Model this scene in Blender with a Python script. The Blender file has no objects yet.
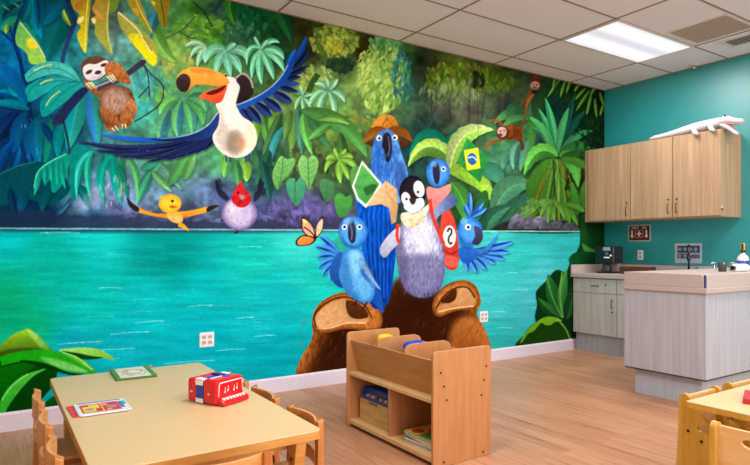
import bpy, bmesh, math
from mathutils import Vector, Matrix
S = bpy.context.scene
COL = S.collection
PI = math.pi
# ---------------------------------------------------------------- room sizes (metres)
EYE = 1.218                       # camera height
CEIL = 3.238
Y_BACK, X_RIGHT = 4.61, 6.527     # mural wall, teal wall
X_LEFT, Y_REAR = -2.1, -3.2
YAW = math.radians(33.27)
FOCAL = 583.0
CY_, SY_ = math.cos(YAW), math.sin(YAW)

# ---------------------------------------------------------------- materials
def lin(c):
    if isinstance(c, str):
        c = c.lstrip('#'); c = [int(c[i:i+2], 16)/255 for i in (0, 2, 4)]
    return tuple((v/12.92 if v <= .04045 else ((v+.055)/1.055)**2.4) for v in c[:3])+(1,)

MATS = {}
def new_mat(name):
    m = bpy.data.materials.new(name); m.use_nodes = True
    nt = m.node_tree
    return m, nt, nt.nodes['Principled BSDF']

def ramp(nt, fac, stops):
    r = nt.nodes.new('ShaderNodeValToRGB')
    el = r.color_ramp.elements
    while len(el) < len(stops): el.new(.5)
    for e, (p, c) in zip(el, stops):
        e.position = p; e.color = lin(c)
    nt.links.new(fac, r.inputs[0])
    return r.outputs[0]

def coords(nt, scale=(1, 1, 1), kind='Object', rot=(0, 0, 0)):
    t = nt.nodes.new('ShaderNodeTexCoord'); mp = nt.nodes.new('ShaderNodeMapping')
    mp.inputs['Scale'].default_value = scale; mp.inputs['Rotation'].default_value = rot
    nt.links.new(t.outputs[kind], mp.inputs[0])
    return mp.outputs[0]

def noise(nt, vec, scale, detail=3, rough=.5):
    n = nt.nodes.new('ShaderNodeTexNoise')
    n.inputs['Scale'].default_value = scale; n.inputs['Detail'].default_value = detail; n.inputs['Roughness'].default_value = rough
    nt.links.new(vec, n.inputs['Vector'])
    return n.outputs[0]

def plain(name, c, rough=.5, metal=0, var=.06, spec=.5, scale=30, emit=None, alpha=None):
    if name in MATS: return MATS[name]
    m, nt, b = new_mat(name)
    l = lin(c)
    v = noise(nt, coords(nt), scale)
    lo = tuple(x*(1-var) for x in l[:3])+(1,); hi = tuple(min(1, x*(1+var)) for x in l[:3])+(1,)
    r = nt.nodes.new('ShaderNodeValToRGB'); r.color_ramp.elements[0].color = lo; r.color_ramp.elements[1].color = hi
    r.color_ramp.elements[0].position = .3; r.color_ramp.elements[1].position = .7
    nt.links.new(v, r.inputs[0]); nt.links.new(r.outputs[0], b.inputs['Base Color'])
    b.inputs['Roughness'].default_value = rough; b.inputs['Metallic'].default_value = metal; b.inputs['Specular IOR Level'].default_value = spec
    if emit:
        b.inputs['Emission Color'].default_value = l; b.inputs['Emission Strength'].default_value = emit
    if alpha is not None: b.inputs['Alpha'].default_value = alpha
    MATS[name] = m
    return m

def wood(name, c1, c2, c3, scale=(3, 40, 40), rough=.4, spec=.5, bump=0):
    """wood grain: noise stretched along the axis with the small scale"""
    if name in MATS: return MATS[name]
    m, nt, b = new_mat(name)
    v = noise(nt, coords(nt, scale), 1.0, 4, .6)
    nt.links.new(ramp(nt, v, [(.3, c1), (.5, c2), (.7, c3)]), b.inputs['Base Color'])
    b.inputs['Roughness'].default_value = rough; b.inputs['Specular IOR Level'].default_value = spec
    MATS[name] = m
    return m

def speckled(name, c1, c2, rough=.4, scale=400, spec=.5):
    if name in MATS: return MATS[name]
    m, nt, b = new_mat(name)
    v = noise(nt, coords(nt), scale, 2)
    nt.links.new(ramp(nt, v, [(.35, c1), (.65, c2)]), b.inputs['Base Color'])
    b.inputs['Roughness'].default_value = rough; b.inputs['Specular IOR Level'].default_value = spec
    MATS[name] = m
    return m

# ---------------------------------------------------------------- mesh builder
class MB:
    """collects shapes; build() links them as ONE mesh object"""
    def __init__(self):
        self.bm = bmesh.new(); self.mats = []; self.cur = 0

    def mat(self, m):
        if m not in self.mats: self.mats.append(m)
        self.cur = self.mats.index(m); return self

    def _add(self, bm2, M=None, smooth=False):
        if M is not None: bmesh.ops.transform(bm2, matrix=M, verts=bm2.verts)
        vm = {}
        for v in bm2.verts: vm[v] = self.bm.verts.new(v.co)
        for f in bm2.faces:
            try: nf = self.bm.faces.new([vm[v] for v in f.verts])
            except ValueError: continue
            nf.material_index = self.cur; nf.smooth = smooth or f.smooth
        bm2.free(); return self

    def box(self, x0, x1, y0, y1, z0, z1, bev=0, seg=2, M=None):
        b = bmesh.new()
        bmesh.ops.create_cube(b, size=1)
        for v in b.verts:
            v.co = ((x0+x1)/2+v.co.x*(x1-x0), (y0+y1)/2+v.co.y*(y1-y0), (z0+z1)/2+v.co.z*(z1-z0))
        if bev:
            bmesh.ops.bevel(b, geom=list(b.edges), offset=bev, segments=seg, profile=.5, affect='EDGES')
        return self._add(b, M)

    def prism(self, pts, axis, a0, a1, bev=0, M=None, smooth=False, holes=()):
        """polygon pts (u,v) pushed along axis from a0 to a1; axis x: (y,z), y: (x,z), z: (x,y); holes: polygons cut through"""
        def P(u, v, a): return (a, u, v) if axis == 'x' else ((u, a, v) if axis == 'y' else (u, v, a))
        b = bmesh.new()
        loops = [pts]+list(holes)
        lo = [[b.verts.new(P(u, v, a0)) for u, v in L] for L in loops]
        hi = [[b.verts.new(P(u, v, a1)) for u, v in L] for L in loops]
        for l, h in zip(lo, hi):
            for i in range(len(l)):
                j = (i+1) % len(l); b.faces.new((l[i], l[j], h[j], h[i]))
        if not holes:
            b.faces.new(lo[0]); b.faces.new(hi[0])
        else:
            for grp in (lo, hi):
                es = []
                for l in grp:
                    for i in range(len(l)):
                        e = b.edges.get((l[i], l[(i+1) % len(l)])); es.append(e)
                bmesh.ops.triangle_fill(b, use_beauty=True, use_dissolve=False, edges=es)
        bmesh.ops.recalc_face_normals(b, faces=b.faces)
        if bev and not holes:
            cap = [e for e in b.edges if len({round((v.co.x if axis == 'x' else v.co.y if axis == 'y' else v.co.z), 6) for v in e.verts}) == 1]
            bmesh.ops.bevel(b, geom=cap, offset=bev, segments=2, profile=.5, affect='EDGES')
        return self._add(b, M, smooth)

    def tube(self, pts, rad, n=12, cap=True, M=None, flat=None):
        """round tube through pts; rad number or list; flat = (sx, sz) squash across"""
        pts = [Vector(p) for p in pts]
        rr = rad if isinstance(rad, (list, tuple)) else [rad]*len(pts)
        b = bmesh.new(); rings = []
        up = Vector((0, 0, 1))
        for i, p in enumerate(pts):
            t = (pts[min(i+1, len(pts)-1)]-pts[max(i-1, 0)]).normalized()
            s = t.cross(up)
            if s.length < 1e-3: s = t.cross(Vector((0, 1, 0)))
            s.normalize(); w = s.cross(t).normalized()
            fx, fz = flat if flat else (1, 1)
            rings.append([b.verts.new(p+s*(math.cos(2*PI*k/n)*rr[i]*fx)+w*(math.sin(2*PI*k/n)*rr[i]*fz)) for k in range(n)])
        for a, c in zip(rings, rings[1:]):
            for k in range(n):
                f = b.faces.new((a[k], a[(k+1) % n], c[(k+1) % n], c[k])); f.smooth = True
        if cap:
            b.faces.new(rings[0][::-1]); b.faces.new(rings[-1])
        bmesh.ops.recalc_face_normals(b, faces=b.faces)
        return self._add(b, M)

    def lathe(self, prof, n=24, M=None, smooth=True):
        """prof list of (r, z) turned round z"""
        b = bmesh.new(); rings = []
        for r, z in prof:
            rings.append([b.verts.new((max(r, 1e-4)*math.cos(2*PI*k/n), max(r, 1e-4)*math.sin(2*PI*k/n), z)) for k in range(n)])
        for a, c in zip(rings, rings[1:]):
            for k in range(n):
                f = b.faces.new((a[k], a[(k+1) % n], c[(k+1) % n], c[k])); f.smooth = smooth
        b.faces.new(rings[0][::-1]); b.faces.new(rings[-1])
        bmesh.ops.recalc_face_normals(b, faces=b.faces)
        return self._add(b, M)

    def ball(self, c, r, M=None, u=12, v=8):
        b = bmesh.new(); bmesh.ops.create_uvsphere(b, u_segments=u, v_segments=v, radius=1)
        rx, ry, rz = r if isinstance(r, (tuple, list)) else (r, r, r)
        for q in b.verts: q.co = (c[0]+q.co.x*rx, c[1]+q.co.y*ry, c[2]+q.co.z*rz)
        return self._add(b, M, True)

    def build(self, name, m=None, parent=None, loc=(0, 0, 0), rz=0, label=None):
        me = bpy.data.meshes.new(name); self.bm.to_mesh(me); self.bm.free()
        if m is not None and not self.mats: me.materials.append(m)
        for q in self.mats: me.materials.append(q)
        o = bpy.data.objects.new(name, me); COL.objects.link(o)
        o.location = loc; o.rotation_euler = (0, 0, rz)
        if parent is not None: o.parent = parent
        if label: o['label'] = label
        return o

def tag(o, label, cat, group=None):
    o['label'] = label; o['category'] = cat
    if group: o['group'] = group
    return o

def thing(name, label, cat, loc=(0, 0, 0), rz=0, group=None):
    o = bpy.data.objects.new(name, None); COL.objects.link(o)
    o.empty_display_size = .05; o.location = loc; o.rotation_euler = (0, 0, rz)
    return tag(o, label, cat, group)

def struct(o):
    o['kind'] = 'structure'; return o

def dup(root, loc, rz, label):
    """copy of a thing with copies of its parts and sub-parts"""
    r = root.copy(); COL.objects.link(r); r.location = loc; r.rotation_euler = (0, 0, rz); r['label'] = label
    for ch in list(root.children):
        c = ch.copy(); COL.objects.link(c); c.parent = r
        for g in list(ch.children):
            d = g.copy(); COL.objects.link(d); d.parent = c
    return r

def rrect(x0, x1, y0, y1, r, n=5, which=(1, 1, 1, 1)):
    """rounded rectangle outline; which corners (lower left, lower right, upper right, upper left) are round"""
    out = []
    for k, (cx, cy, a) in enumerate([(x0+r, y0+r, PI), (x1-r, y0+r, 1.5*PI), (x1-r, y1-r, 0), (x0+r, y1-r, .5*PI)]):
        if which[k]:
            out += [(cx+r*math.cos(a+i*PI/2/n), cy+r*math.sin(a+i*PI/2/n)) for i in range(n+1)]
        else:
            out.append(((x0, y0), (x1, y0), (x1, y1), (x0, y1))[k])
    return out

def oval(cx, cy, rx, ry, n=20):
    return [(cx+rx*math.cos(2*PI*k/n), cy+ry*math.sin(2*PI*k/n)) for k in range(n)]

def lettering(name, text, size, m, parent, loc, rot, label=None):
    '''flat letters as one mesh'''
    c = bpy.data.curves.new(name, 'FONT'); c.body = text; c.size = size; c.extrude = .0004
    c.align_x = 'CENTER'; c.align_y = 'CENTER'
    c.materials.append(m)
    tmp = bpy.data.objects.new('letters', c); COL.objects.link(tmp)
    dg = bpy.context.evaluated_depsgraph_get()
    me = bpy.data.meshes.new_from_object(tmp.evaluated_get(dg)); bpy.data.objects.remove(tmp)
    o = bpy.data.objects.new(name, me); COL.objects.link(o); o.parent = parent; o.location = loc; o.rotation_euler = rot
    return o
# lamps of the room and the added rear fill
LAMP_GLOW = .95
W_A = 38
LAMPS = [(.76, 1.89, 52), (2.03, .06, 46), (4.57, 1.28, 50), (.76, -1.77, 40), (4.57, -1.77, 40)]
W_REAR_FILL = 190
EXPO = 0.0
LAMP_COL = (1, .985, 1.0)
# ---------------------------------------------------------------- mural paint
# The wall painting is worked out as a colour field (numpy) and stored as the
# paint colour of the mural's own mesh.
import numpy as np
PX0, PY0, PX1, PY1 = -60.0, -90.0, 640.0, 440.0
SC = 2.0
CW, CH = int((PX1-PX0)*SC), int((PY1-PY0)*SC)
RS = np.random.RandomState(11)

def hx(c):
    if isinstance(c, str):
        c = c.lstrip('#')
        return np.array([int(c[i:i+2], 16)/255.0 for i in (0, 2, 4)])
    return np.asarray(c, float)

def mix(a, b, t): return hx(a)*(1-t)+hx(b)*t

def box_blur(a, r):
    r = int(max(1, r))
    for ax in (0, 1):
        p = [(0, 0)]*a.ndim; p[ax] = (r+1, r)
        c = np.cumsum(np.pad(a, p, mode='edge'), axis=ax)
        n = a.shape[ax]
        hi = np.take(c, np.arange(2*r+1, 2*r+1+n), axis=ax)
        lo = np.take(c, np.arange(0, n), axis=ax)
        a = (hi-lo)/(2*r+1)
    return a

def vnoise(shape, cx, cy, seed):
    """smooth value noise, cell size cx, cy in canvas pixels"""
    r = np.random.RandomState(seed)
    h, w = shape
    gw, gh = int(w/cx)+3, int(h/cy)+3
    g = r.rand(gh, gw)
    xs = np.arange(w)/cx; ys = np.arange(h)/cy
    xi = xs.astype(int); yi = ys.astype(int)
    fx = xs-xi; fy = ys-yi
    fx = fx*fx*(3-2*fx); fy = fy*fy*(3-2*fy)
    a = g[np.ix_(yi, xi)]; b = g[np.ix_(yi, xi+1)]
    c = g[np.ix_(yi+1, xi)]; d = g[np.ix_(yi+1, xi+1)]
    fx = fx[None, :]; fy = fy[:, None]
    return (a*(1-fx)+b*fx)*(1-fy)+(c*(1-fx)+d*fx)*fy

def field(points, pw=3.2, step=8):
    P = np.array([(p[0], p[1]) for p in points], float)
    C = np.array([hx(p[2]) for p in points])
    gx = np.arange(0, CW+step, step)/SC+PX0
    gy = np.arange(0, CH+step, step)/SC+PY0
    X, Y = np.meshgrid(gx, gy)
    num = np.zeros(X.shape+(3,)); den = np.zeros(X.shape)
    for (px, py), c in zip(P, C):
        d = np.sqrt((X-px)**2+(Y-py)**2)+4.0
        w = d**-pw
        num += w[..., None]*c; den += w
    lo = num/den[..., None]
    xs = np.arange(CW)/step; ys = np.arange(CH)/step
    xi = xs.astype(int); yi = ys.astype(int)
    fx = (xs-xi)[None, :, None]; fy = (ys-yi)[:, None, None]
    return ((lo[np.ix_(yi, xi)]*(1-fx)+lo[np.ix_(yi, xi+1)]*fx)*(1-fy)
            + (lo[np.ix_(yi+1, xi)]*(1-fx)+lo[np.ix_(yi+1, xi+1)]*fx)*fy)

def smooth_poly(pts, n=4):
    pts = np.asarray(pts, float)
    m = len(pts); out = []
    for i in range(m):
        p0, p1, p2, p3 = pts[i-1], pts[i], pts[(i+1) % m], pts[(i+2) % m]
        for k in range(n):
            t = k/n
            out.append(0.5*((2*p1)+(-p0+p2)*t+(2*p0-5*p1+4*p2-p3)*t*t+(-p0+3*p1-3*p2+p3)*t**3))
    return np.array(out)

class Canvas:
    def __init__(self):
        self.a = np.zeros((CH, CW, 3))

    def box(self, pts, pad=1.0):
        x0 = max(0, int((pts[:, 0].min()-pad-PX0)*SC)); x1 = min(CW, int((pts[:, 0].max()+pad-PX0)*SC)+2)
        y0 = max(0, int((pts[:, 1].min()-pad-PY0)*SC)); y1 = min(CH, int((pts[:, 1].max()+pad-PY0)*SC)+2)
        return x0, x1, y0, y1

    def mask(self, pts, pad=1.0, ss=2):
        x0, x1, y0, y1 = self.box(pts, pad)
        if x1 <= x0 or y1 <= y0: return None
        n = ss
        xs = ((np.arange((x1-x0)*n)+.5)/n+x0)/SC+PX0
        ys = ((np.arange((y1-y0)*n)+.5)/n+y0)/SC+PY0
        ins = np.zeros((len(ys), len(xs)), bool)
        ax, ay = pts[:, 0], pts[:, 1]
        bx_, by_ = np.roll(ax, -1), np.roll(ay, -1)
        for i in range(len(pts)):
            if ay[i] == by_[i]: continue
            lo, hi = min(ay[i], by_[i]), max(ay[i], by_[i])
            r0 = np.searchsorted(ys, lo); r1 = np.searchsorted(ys, hi)
            if r1 <= r0: continue
            xc = ax[i]+(ys[r0:r1]-ay[i])*(bx_[i]-ax[i])/(by_[i]-ay[i])
            ins[r0:r1] ^= xs[None, :] < xc[:, None]
        m = ins.reshape(y1-y0, n, x1-x0, n).mean((1, 3))
        return m, x0, x1, y0, y1

    def put(self, m, col, x0, x1, y0, y1, alpha=1.0):
        s = self.a[y0:y1, x0:x1]
        m = (m*alpha)[..., None]
        self.a[y0:y1, x0:x1] = s*(1-m)+col*m

    def grid(self, x0, x1, y0, y1):
        return np.meshgrid((np.arange(x0, x1)+.5)/SC+PX0, (np.arange(y0, y1)+.5)/SC+PY0)

    def poly(self, pts, col, col2=None, ang=90, smooth=True, alpha=1.0, rough=.06, soft=0, seed=None, streak=None):
        """filled shape; col -> col2 along direction ang (degrees, y down)"""
        pts = smooth_poly(pts) if smooth else np.asarray(pts, float)
        r = self.mask(pts, 1+soft)
        if r is None: return
        m, x0, x1, y0, y1 = r
        if soft: m = box_blur(box_blur(m, soft*SC/2), soft*SC/2)
        X, Y = self.grid(x0, x1, y0, y1)
        c = np.broadcast_to(hx(col), m.shape+(3,)).copy()
        if col2 is not None:
            dx, dy = math.cos(math.radians(ang)), math.sin(math.radians(ang))
            t = X*dx+Y*dy; tp = pts[:, 0]*dx+pts[:, 1]*dy
            t = np.clip((t-tp.min())/(np.ptp(tp)+1e-6), 0, 1)[..., None]
            c = hx(col)*(1-t)+hx(col2)*t
        if rough:
            sd = RS.randint(1 << 30)
            cx, cy = streak or (5, 5)
            c = c*(1+rough*2*(vnoise(m.shape, cx, cy, sd)-.5)[..., None])
        self.put(m, c, x0, x1, y0, y1, alpha)

    def soft3(self, pts, core, edge, r, smooth=True, off=(0, 0), rough=.06, streak=None):
        """rounded-looking shape: edge colour at the rim, core colour inside"""
        pts = smooth_poly(pts) if smooth else np.asarray(pts, float)
        q = self.mask(pts, 1)
        if q is None: return
        m, x0, x1, y0, y1 = q
        b = box_blur(box_blur(m, r*SC), r*SC)
        if off != (0, 0):
            b = np.roll(b, (int(off[1]*SC), int(off[0]*SC)), (0, 1))
        t = np.clip((b-.45)/.5, 0, 1)[..., None]
        c = hx(edge)*(1-t)+hx(core)*t
        sd = RS.randint(1 << 30)
        cx, cy = streak or (4, 4)
        c = c*(1+rough*2*(vnoise(m.shape, cx, cy, sd)-.5)[..., None])
        self.put(m, c, x0, x1, y0, y1)

    def ell(self, x, y, rx, ry, col, col2=None, ang=90, rot=0, **k):
        a = np.linspace(0, 2*np.pi, 28, endpoint=False)
        ca, sa = math.cos(math.radians(rot)), math.sin(math.radians(rot))
        ex, ey = rx*np.cos(a), ry*np.sin(a)
        self.poly(np.stack([x+ex*ca-ey*sa, y+ex*sa+ey*ca], 1), col, col2, ang, smooth=False, **k)

    def ell3(self, x, y, rx, ry, core, edge, r, rot=0, **k):
        a = np.linspace(0, 2*np.pi, 28, endpoint=False)
        ca, sa = math.cos(math.radians(rot)), math.sin(math.radians(rot))
        ex, ey = rx*np.cos(a), ry*np.sin(a)
        self.soft3(np.stack([x+ex*ca-ey*sa, y+ex*sa+ey*ca], 1), core, edge, r, smooth=False, **k)

    def line(self, pts, w, col, col2=None, taper=(1, 1), alpha=1.0):
        """brush line through points; w half width in px"""
        pts = np.asarray(pts, float)
        if len(pts) > 2:
            q = []
            for i in range(len(pts)-1):
                p0 = pts[max(i-1, 0)]; p1 = pts[i]; p2 = pts[i+1]; p3 = pts[min(i+2, len(pts)-1)]
                for k in range(5):
                    t = k/5
                    q.append(0.5*((2*p1)+(-p0+p2)*t+(2*p0-5*p1+4*p2-p3)*t*t+(-p0+3*p1-3*p2+p3)*t**3))
            q.append(pts[-1]); pts = np.array(q)
        d = np.gradient(pts, axis=0)
        n = np.stack([-d[:, 1], d[:, 0]], 1)/(np.linalg.norm(d, axis=1)[:, None]+1e-9)
        u = np.linspace(0, 1, len(pts))
        ww = w*(taper[0]*(1-u)+taper[1]*u)[:, None]
        out = np.concatenate([pts+n*ww, (pts-n*ww)[::-1]])
        ang = math.degrees(math.atan2(pts[-1, 1]-pts[0, 1], pts[-1, 0]-pts[0, 0]))
        self.poly(out, col, col2, ang, smooth=False, alpha=alpha, rough=.08)

    def leaf(self, p0, p1, w, ca, cb=None, c=None, vein=None, nv=0, tip=None, jag=0, prof=.42, alpha=1.0, rim=None, vw=.35, shadow=True):
        """leaf from stem p0 to tip p1 bent towards c, half width w; ca / cb colours of its two halves"""
        p0 = np.array(p0, float); p1 = np.array(p1, float)
        cc = (p0+p1)/2 if c is None else np.array(c, float)
        N = 22
        u = np.linspace(0, 1, N)[:, None]
        mid = (1-u)**2*p0+2*u*(1-u)*cc+u*u*p1
        d = np.gradient(mid, axis=0)
        n = np.stack([-d[:, 1], d[:, 0]], 1)/(np.linalg.norm(d, axis=1)[:, None]+1e-9)
        uu = u[:, 0]
        g = prof/(1-prof)
        wd = w*np.sin(np.pi*uu**(math.log(.5)/math.log(prof)))**.8
        wj = wd.copy()
        if jag:
            wj = wd*(1-jag*((np.arange(N) % 3) == 1))
        out = np.concatenate([mid+n*wj[:, None], (mid-n*wj[:, None])[::-1]])
        r = self.mask(out, 1)
        if r is None: return
        m, x0, x1, y0, y1 = r
        X, Y = self.grid(x0, x1, y0, y1)
        best = np.full(X.shape, 1e9); sgn = np.zeros(X.shape); tt = np.zeros(X.shape)
        for k in range(N):
            dx, dy = X-mid[k, 0], Y-mid[k, 1]
            dd = dx*dx+dy*dy
            b = dd < best
            best = np.where(b, dd, best)
            s = dx*n[k, 0]+dy*n[k, 1]
            sgn = np.where(b, s, sgn); tt = np.where(b, uu[k], tt)
        cb = ca if cb is None else cb
        sN = np.clip(sgn/(w+1e-6), -1, 1)
        side = np.clip(sN*6+.5, 0, 1)[..., None]
        col = hx(ca)*.86*(1-side)+hx(cb)*1.06*side
        col = col*(1.0+.16*(1-np.abs(sN))[..., None]-.08)
        if tip is not None:
            t = np.clip((tt-.45)/.5, 0, 1)[..., None]
            col = col*(1-t)+hx(tip)*t
        if nv:
            v = np.sin((tt*nv-np.abs(sN)*1.3)*2*np.pi)
            col = col*(1+.045*v[..., None])
        if rim is not None:
            e = np.clip((np.abs(sN)/(np.interp(tt, uu, wd)/(w+1e-6)+1e-3)-.72)/.2, 0, 1)*(sN < 0)
            col = col*(1-e[..., None])+hx(rim)*e[..., None]
        sd = RS.randint(1 << 30)
        col = col*(.80+.28*np.clip(tt, 0, 1))[..., None]
        col = col*(1+.09*(vnoise(m.shape, 5, 5, sd)-.5)[..., None])
        if vein is not None:
            vv = np.clip(1.2-np.abs(sgn)/vw, 0, 1)*(tt > .03)*(tt < .95)
            col = col*(1-vv[..., None]*.8)+hx(vein)*vv[..., None]*.8
        if shadow and m.shape[0] > 6 and m.shape[1] > 6:
            q = np.roll(box_blur(m, 2), (3, 2), (0, 1)); q[:3] = 0; q[:, :2] = 0
            s_ = self.a[y0:y1, x0:x1]
            self.a[y0:y1, x0:x1] = s_*(1-.24*q[..., None])
        self.put(m, np.clip(col, 0, 1), x0, x1, y0, y1, alpha)

    def star(self, c, tips, w, ca, cb, **k):
        for t in tips:
            tp = t[0:2]; cp = t[2:4] if len(t) >= 4 else None
            ww = t[4] if len(t) > 4 else w
            self.leaf(c, tp, ww, ca, cb, c=cp, **k)

    def dabs(self, n, x, y, rx, ry, r, pal, ang=90, spread=40, asp=2.0, alpha=.8, clip=None):
        """n short brush dabs spread over an ellipse"""
        for _ in range(n):
            a = RS.rand()*2*np.pi; q = math.sqrt(RS.rand())
            px, py = x+rx*q*math.cos(a), y+ry*q*math.sin(a)
            if clip and not clip(px, py): continue
            t = math.radians(ang+RS.uniform(-spread, spread))
            L = r*RS.uniform(.6, 1.4)
            dx, dy = math.cos(t)*L, math.sin(t)*L
            col = hx(pal[RS.randint(len(pal))])*RS.uniform(.88, 1.12)
            nx, ny = -math.sin(t)*L/asp, math.cos(t)*L/asp
            pts = [(px-dx, py-dy), (px-dx*.2+nx, py-dy*.2+ny), (px+dx, py+dy), (px-dx*.2-nx, py-dy*.2-ny)]
            self.poly(pts, np.clip(col, 0, 1), smooth=True, alpha=alpha, rough=0)

def water_y(x): return 227.6+.0062*x

def paint_mural():
    C = Canvas()
    air = [(-50,-60,'0a5a6a'),(60,-60,'0a4a50'),(150,-60,'1a5a40'),(10,5,'085a66'),(10,20,'0a7078'),(30,30,'07807a'),(60,20,'0a6a88'),(55,40,'0a6e70'),(45,5,'0a5060'),
     (5,45,'0868a0'),(15,75,'0a68a8'),(15,100,'0a2a5a'),(5,125,'0a2a60'),(20,150,'0a3468'),(20,180,'06405a'),(30,210,'0a2a50'),(10,215,'082a48'),(50,215,'08284c'),(50,150,'08606c'),
     (40,130,'0a5a80'),(60,130,'0a3a60'),(70,180,'0a7a70'),(75,60,'2a8a98'),(85,200,'7a90b8'),(100,195,'7c98c0'),(95,216,'305a88'),(120,210,'506090'),(130,200,'6c8cb4'),(100,10,'3a4640'),
     (115,25,'4a6a60'),(110,40,'5f8f88'),(125,45,'5a9a98'),(150,20,'2f7a88'),(150,30,'5aa848'),(170,45,'70a848'),(150,60,'5a9a80'),(140,80,'48a0a0'),(160,85,'4a9a90'),(172,62,'88a050'),
     (145,105,'38a098'),(165,100,'58a850'),(175,20,'4a9048'),(195,12,'3a7a28'),(205,28,'5a9828'),(222,38,'4c9a30'),(180,35,'70a040'),(215,10,'2a4a48'),(235,30,'2a6048'),(245,10,'0c4a2c'),
     (260,20,'0a4a2a'),(280,30,'103c22'),(285,55,'14402a'),(300,30,'2c2c10'),(310,50,'2c2a10'),(330,20,'2a2a10'),(300,62,'3a4a20'),(335,45,'5a7030'),(335,62,'304a2c'),(345,62,'1a3a34'),(325,75,'70944c'),
     (300,80,'90a050'),(310,90,'80b050'),(320,110,'70a050'),(345,55,'506828'),(360,52,'2a2408'),(370,42,'2c2810'),(390,45,'4a7a50'),(370,72,'94b450'),(380,85,'90b058'),(360,85,'88b060'),
     (395,60,'4a8a30'),(400,82,'307868'),(410,60,'1e4a20'),(412,85,'2a4840'),(420,60,'1a1c10'),(425,75,'262820'),(440,70,'3a4a18'),(455,72,'607820'),(450,90,'55704a'),(465,95,'606850'),
     (480,78,'404a20'),(495,78,'4a5a18'),(490,95,'4a6040'),(440,110,'464a40'),(470,112,'4a4a42'),(505,105,'363a36'),(430,120,'2c443c'),(420,140,'1e4040'),(410,150,'1c4850'),(350,125,'7a9040'),
     (340,112,'5a9850'),(330,130,'68923c'),(370,125,'3c6848'),(335,150,'4a6a30'),(320,165,'4a6030'),(300,165,'3a5830'),(270,165,'205048'),(285,207,'4a4a78'),(310,207,'5a5a98'),(265,212,'404878'),
     (330,212,'4a4a70'),(340,190,'3a5a3c'),(225,160,'48a060'),(190,80,'5a9858'),(200,75,'60a050'),(180,110,'3a8888'),(185,130,'408a70'),(210,155,'4a9060'),(160,150,'4a9868'),(180,165,'589a68'),
     (170,190,'5a80a0'),(200,190,'5a78a0'),(220,195,'50609a'),(130,221,'4a4a70'),(190,220,'383c58'),(280,224,'403860'),(330,225,'4a4a80'),(265,185,'1f4a50'),(400,190,'1c3c40'),(470,210,'24401c'),
     (500,130,'3f7a48'),(520,125,'4a8848'),(510,160,'4a9070'),(530,170,'2c5030'),(515,190,'2a5a3c'),(550,110,'0c3430'),(575,90,'183c10'),(600,100,'0c2c14'),(580,130,'083020'),(600,130,'0e2e18'),
     (560,170,'4a7a28'),(580,180,'1e3a10'),(598,200,'1a4a10'),(540,200,'58924a'),(560,205,'3a5020'),(500,215,'306a50'),(540,226,'2a2a28'),(630,120,'0c2c14'),(630,210,'0c3010')]
    sea = [(-50,235,'0aaab0'),(0,234,'0ab0b4'),(100,240,'14bab8'),(152,256,'08928e'),(175,260,'068c86'),(60,270,'0aa898'),(0,300,'0aa070'),(30,330,'0aa878'),(100,300,'0ab0a8'),(150,300,'0cacb0'),
     (200,290,'0aaaae'),(250,262,'14b4a8'),(300,240,'34bab2'),(270,300,'10a8b0'),(200,340,'08a0b0'),(130,345,'0aa4b4'),(270,350,'08a0b0'),(70,352,'0a9ab0'),(320,280,'18b0a8'),(490,240,'3ab4ae'),
     (530,235,'2a9c9a'),(560,242,'289a98'),(520,260,'2aa8a4'),(540,275,'48b0b8'),(500,300,'38b0b4'),(530,300,'40acb8'),(500,335,'28a0a0'),(550,290,'30a8a8'),(0,400,'0a98a0'),(300,390,'0aa0ac'),(-50,330,'0aa070'),(620,300,'2098a0')]
    A, W = field(air), field(sea)
    # loose underpainting: break the field up with brushy patches
    n1 = vnoise((CH, CW), 22, 22, 5)-.5; n2 = vnoise((CH, CW), 9, 9, 6)-.5; n3 = vnoise((CH, CW), 4, 4, 7)-.5
    A = A*(1+.36*n1+.34*n2+.12*n3)[..., None]
    s1 = vnoise((CH, CW), 70, 7, 8)-.5; s2 = vnoise((CH, CW), 26, 3, 9)-.5
    W = W*(1+.13*s1+.05*s2)[..., None]*1.03
    yy = ((np.arange(CH)+.5)/SC+PY0)[:, None]; xx = ((np.arange(CW)+.5)/SC+PX0)[None, :]
    t = np.clip((yy-water_y(xx))*SC+.5, 0, 1)[..., None]
    C.a = np.clip(A*(1-t)+W*t, 0, 1)

    # ---- far trees: dabs
    C.dabs(260, 335, 40, 24, 17, 3.2, ['6a8a30','5a7a2c','8aa040','4a6a28','98a850','3a5a20'], 70, 50, 1.8)
    C.dabs(60, 333, 45, 11, 8, 2.6, ['9aa83a','b0a840','78a038'], 70, 50, 1.8)
    C.dabs(60, 340, 65, 16, 7, 3, ['1a3430','20402c','2c4a28'], 80, 30, 2)
    C.dabs(420, 382, 78, 23, 36, 3.4, ['8ab450','9cc058','78a848','a8c870','6a9c40','98b868','5a9038'], 105, 35, 2.4)
    C.dabs(70, 365, 70, 9, 22, 2.6, ['b0c468','a8c060','c0cc80','90b050'], 125, 20, 3)
    C.dabs(90, 402, 78, 10, 26, 3, ['2f7468','3a8878','286050','4a9a68','2c6a8a'], 80, 30, 2.4)
    C.dabs(60, 385, 43, 18, 7, 3, ['4a9040','3a7a48','5aa058','78b070'], 80, 40, 2)
    C.dabs(140, 458, 78, 34, 15, 3.2, ['4a6a18','5a7c20','6c8a28','7a9a38','3a5214','707018'], 85, 35, 2.4)
    C.dabs(80, 452, 92, 34, 12, 3.4, ['6a8a48','7a9858','5c7a40','869a68'], 95, 25, 2.8, alpha=.6)
    C.dabs(60, 498, 82, 16, 12, 3, ['4a7018','5c8428','3c5814'], 80, 30, 2.4)
    C.dabs(60, 478, 80, 8, 8, 2.5, ['1e2012','28301c'], 90, 20, 3)
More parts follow.
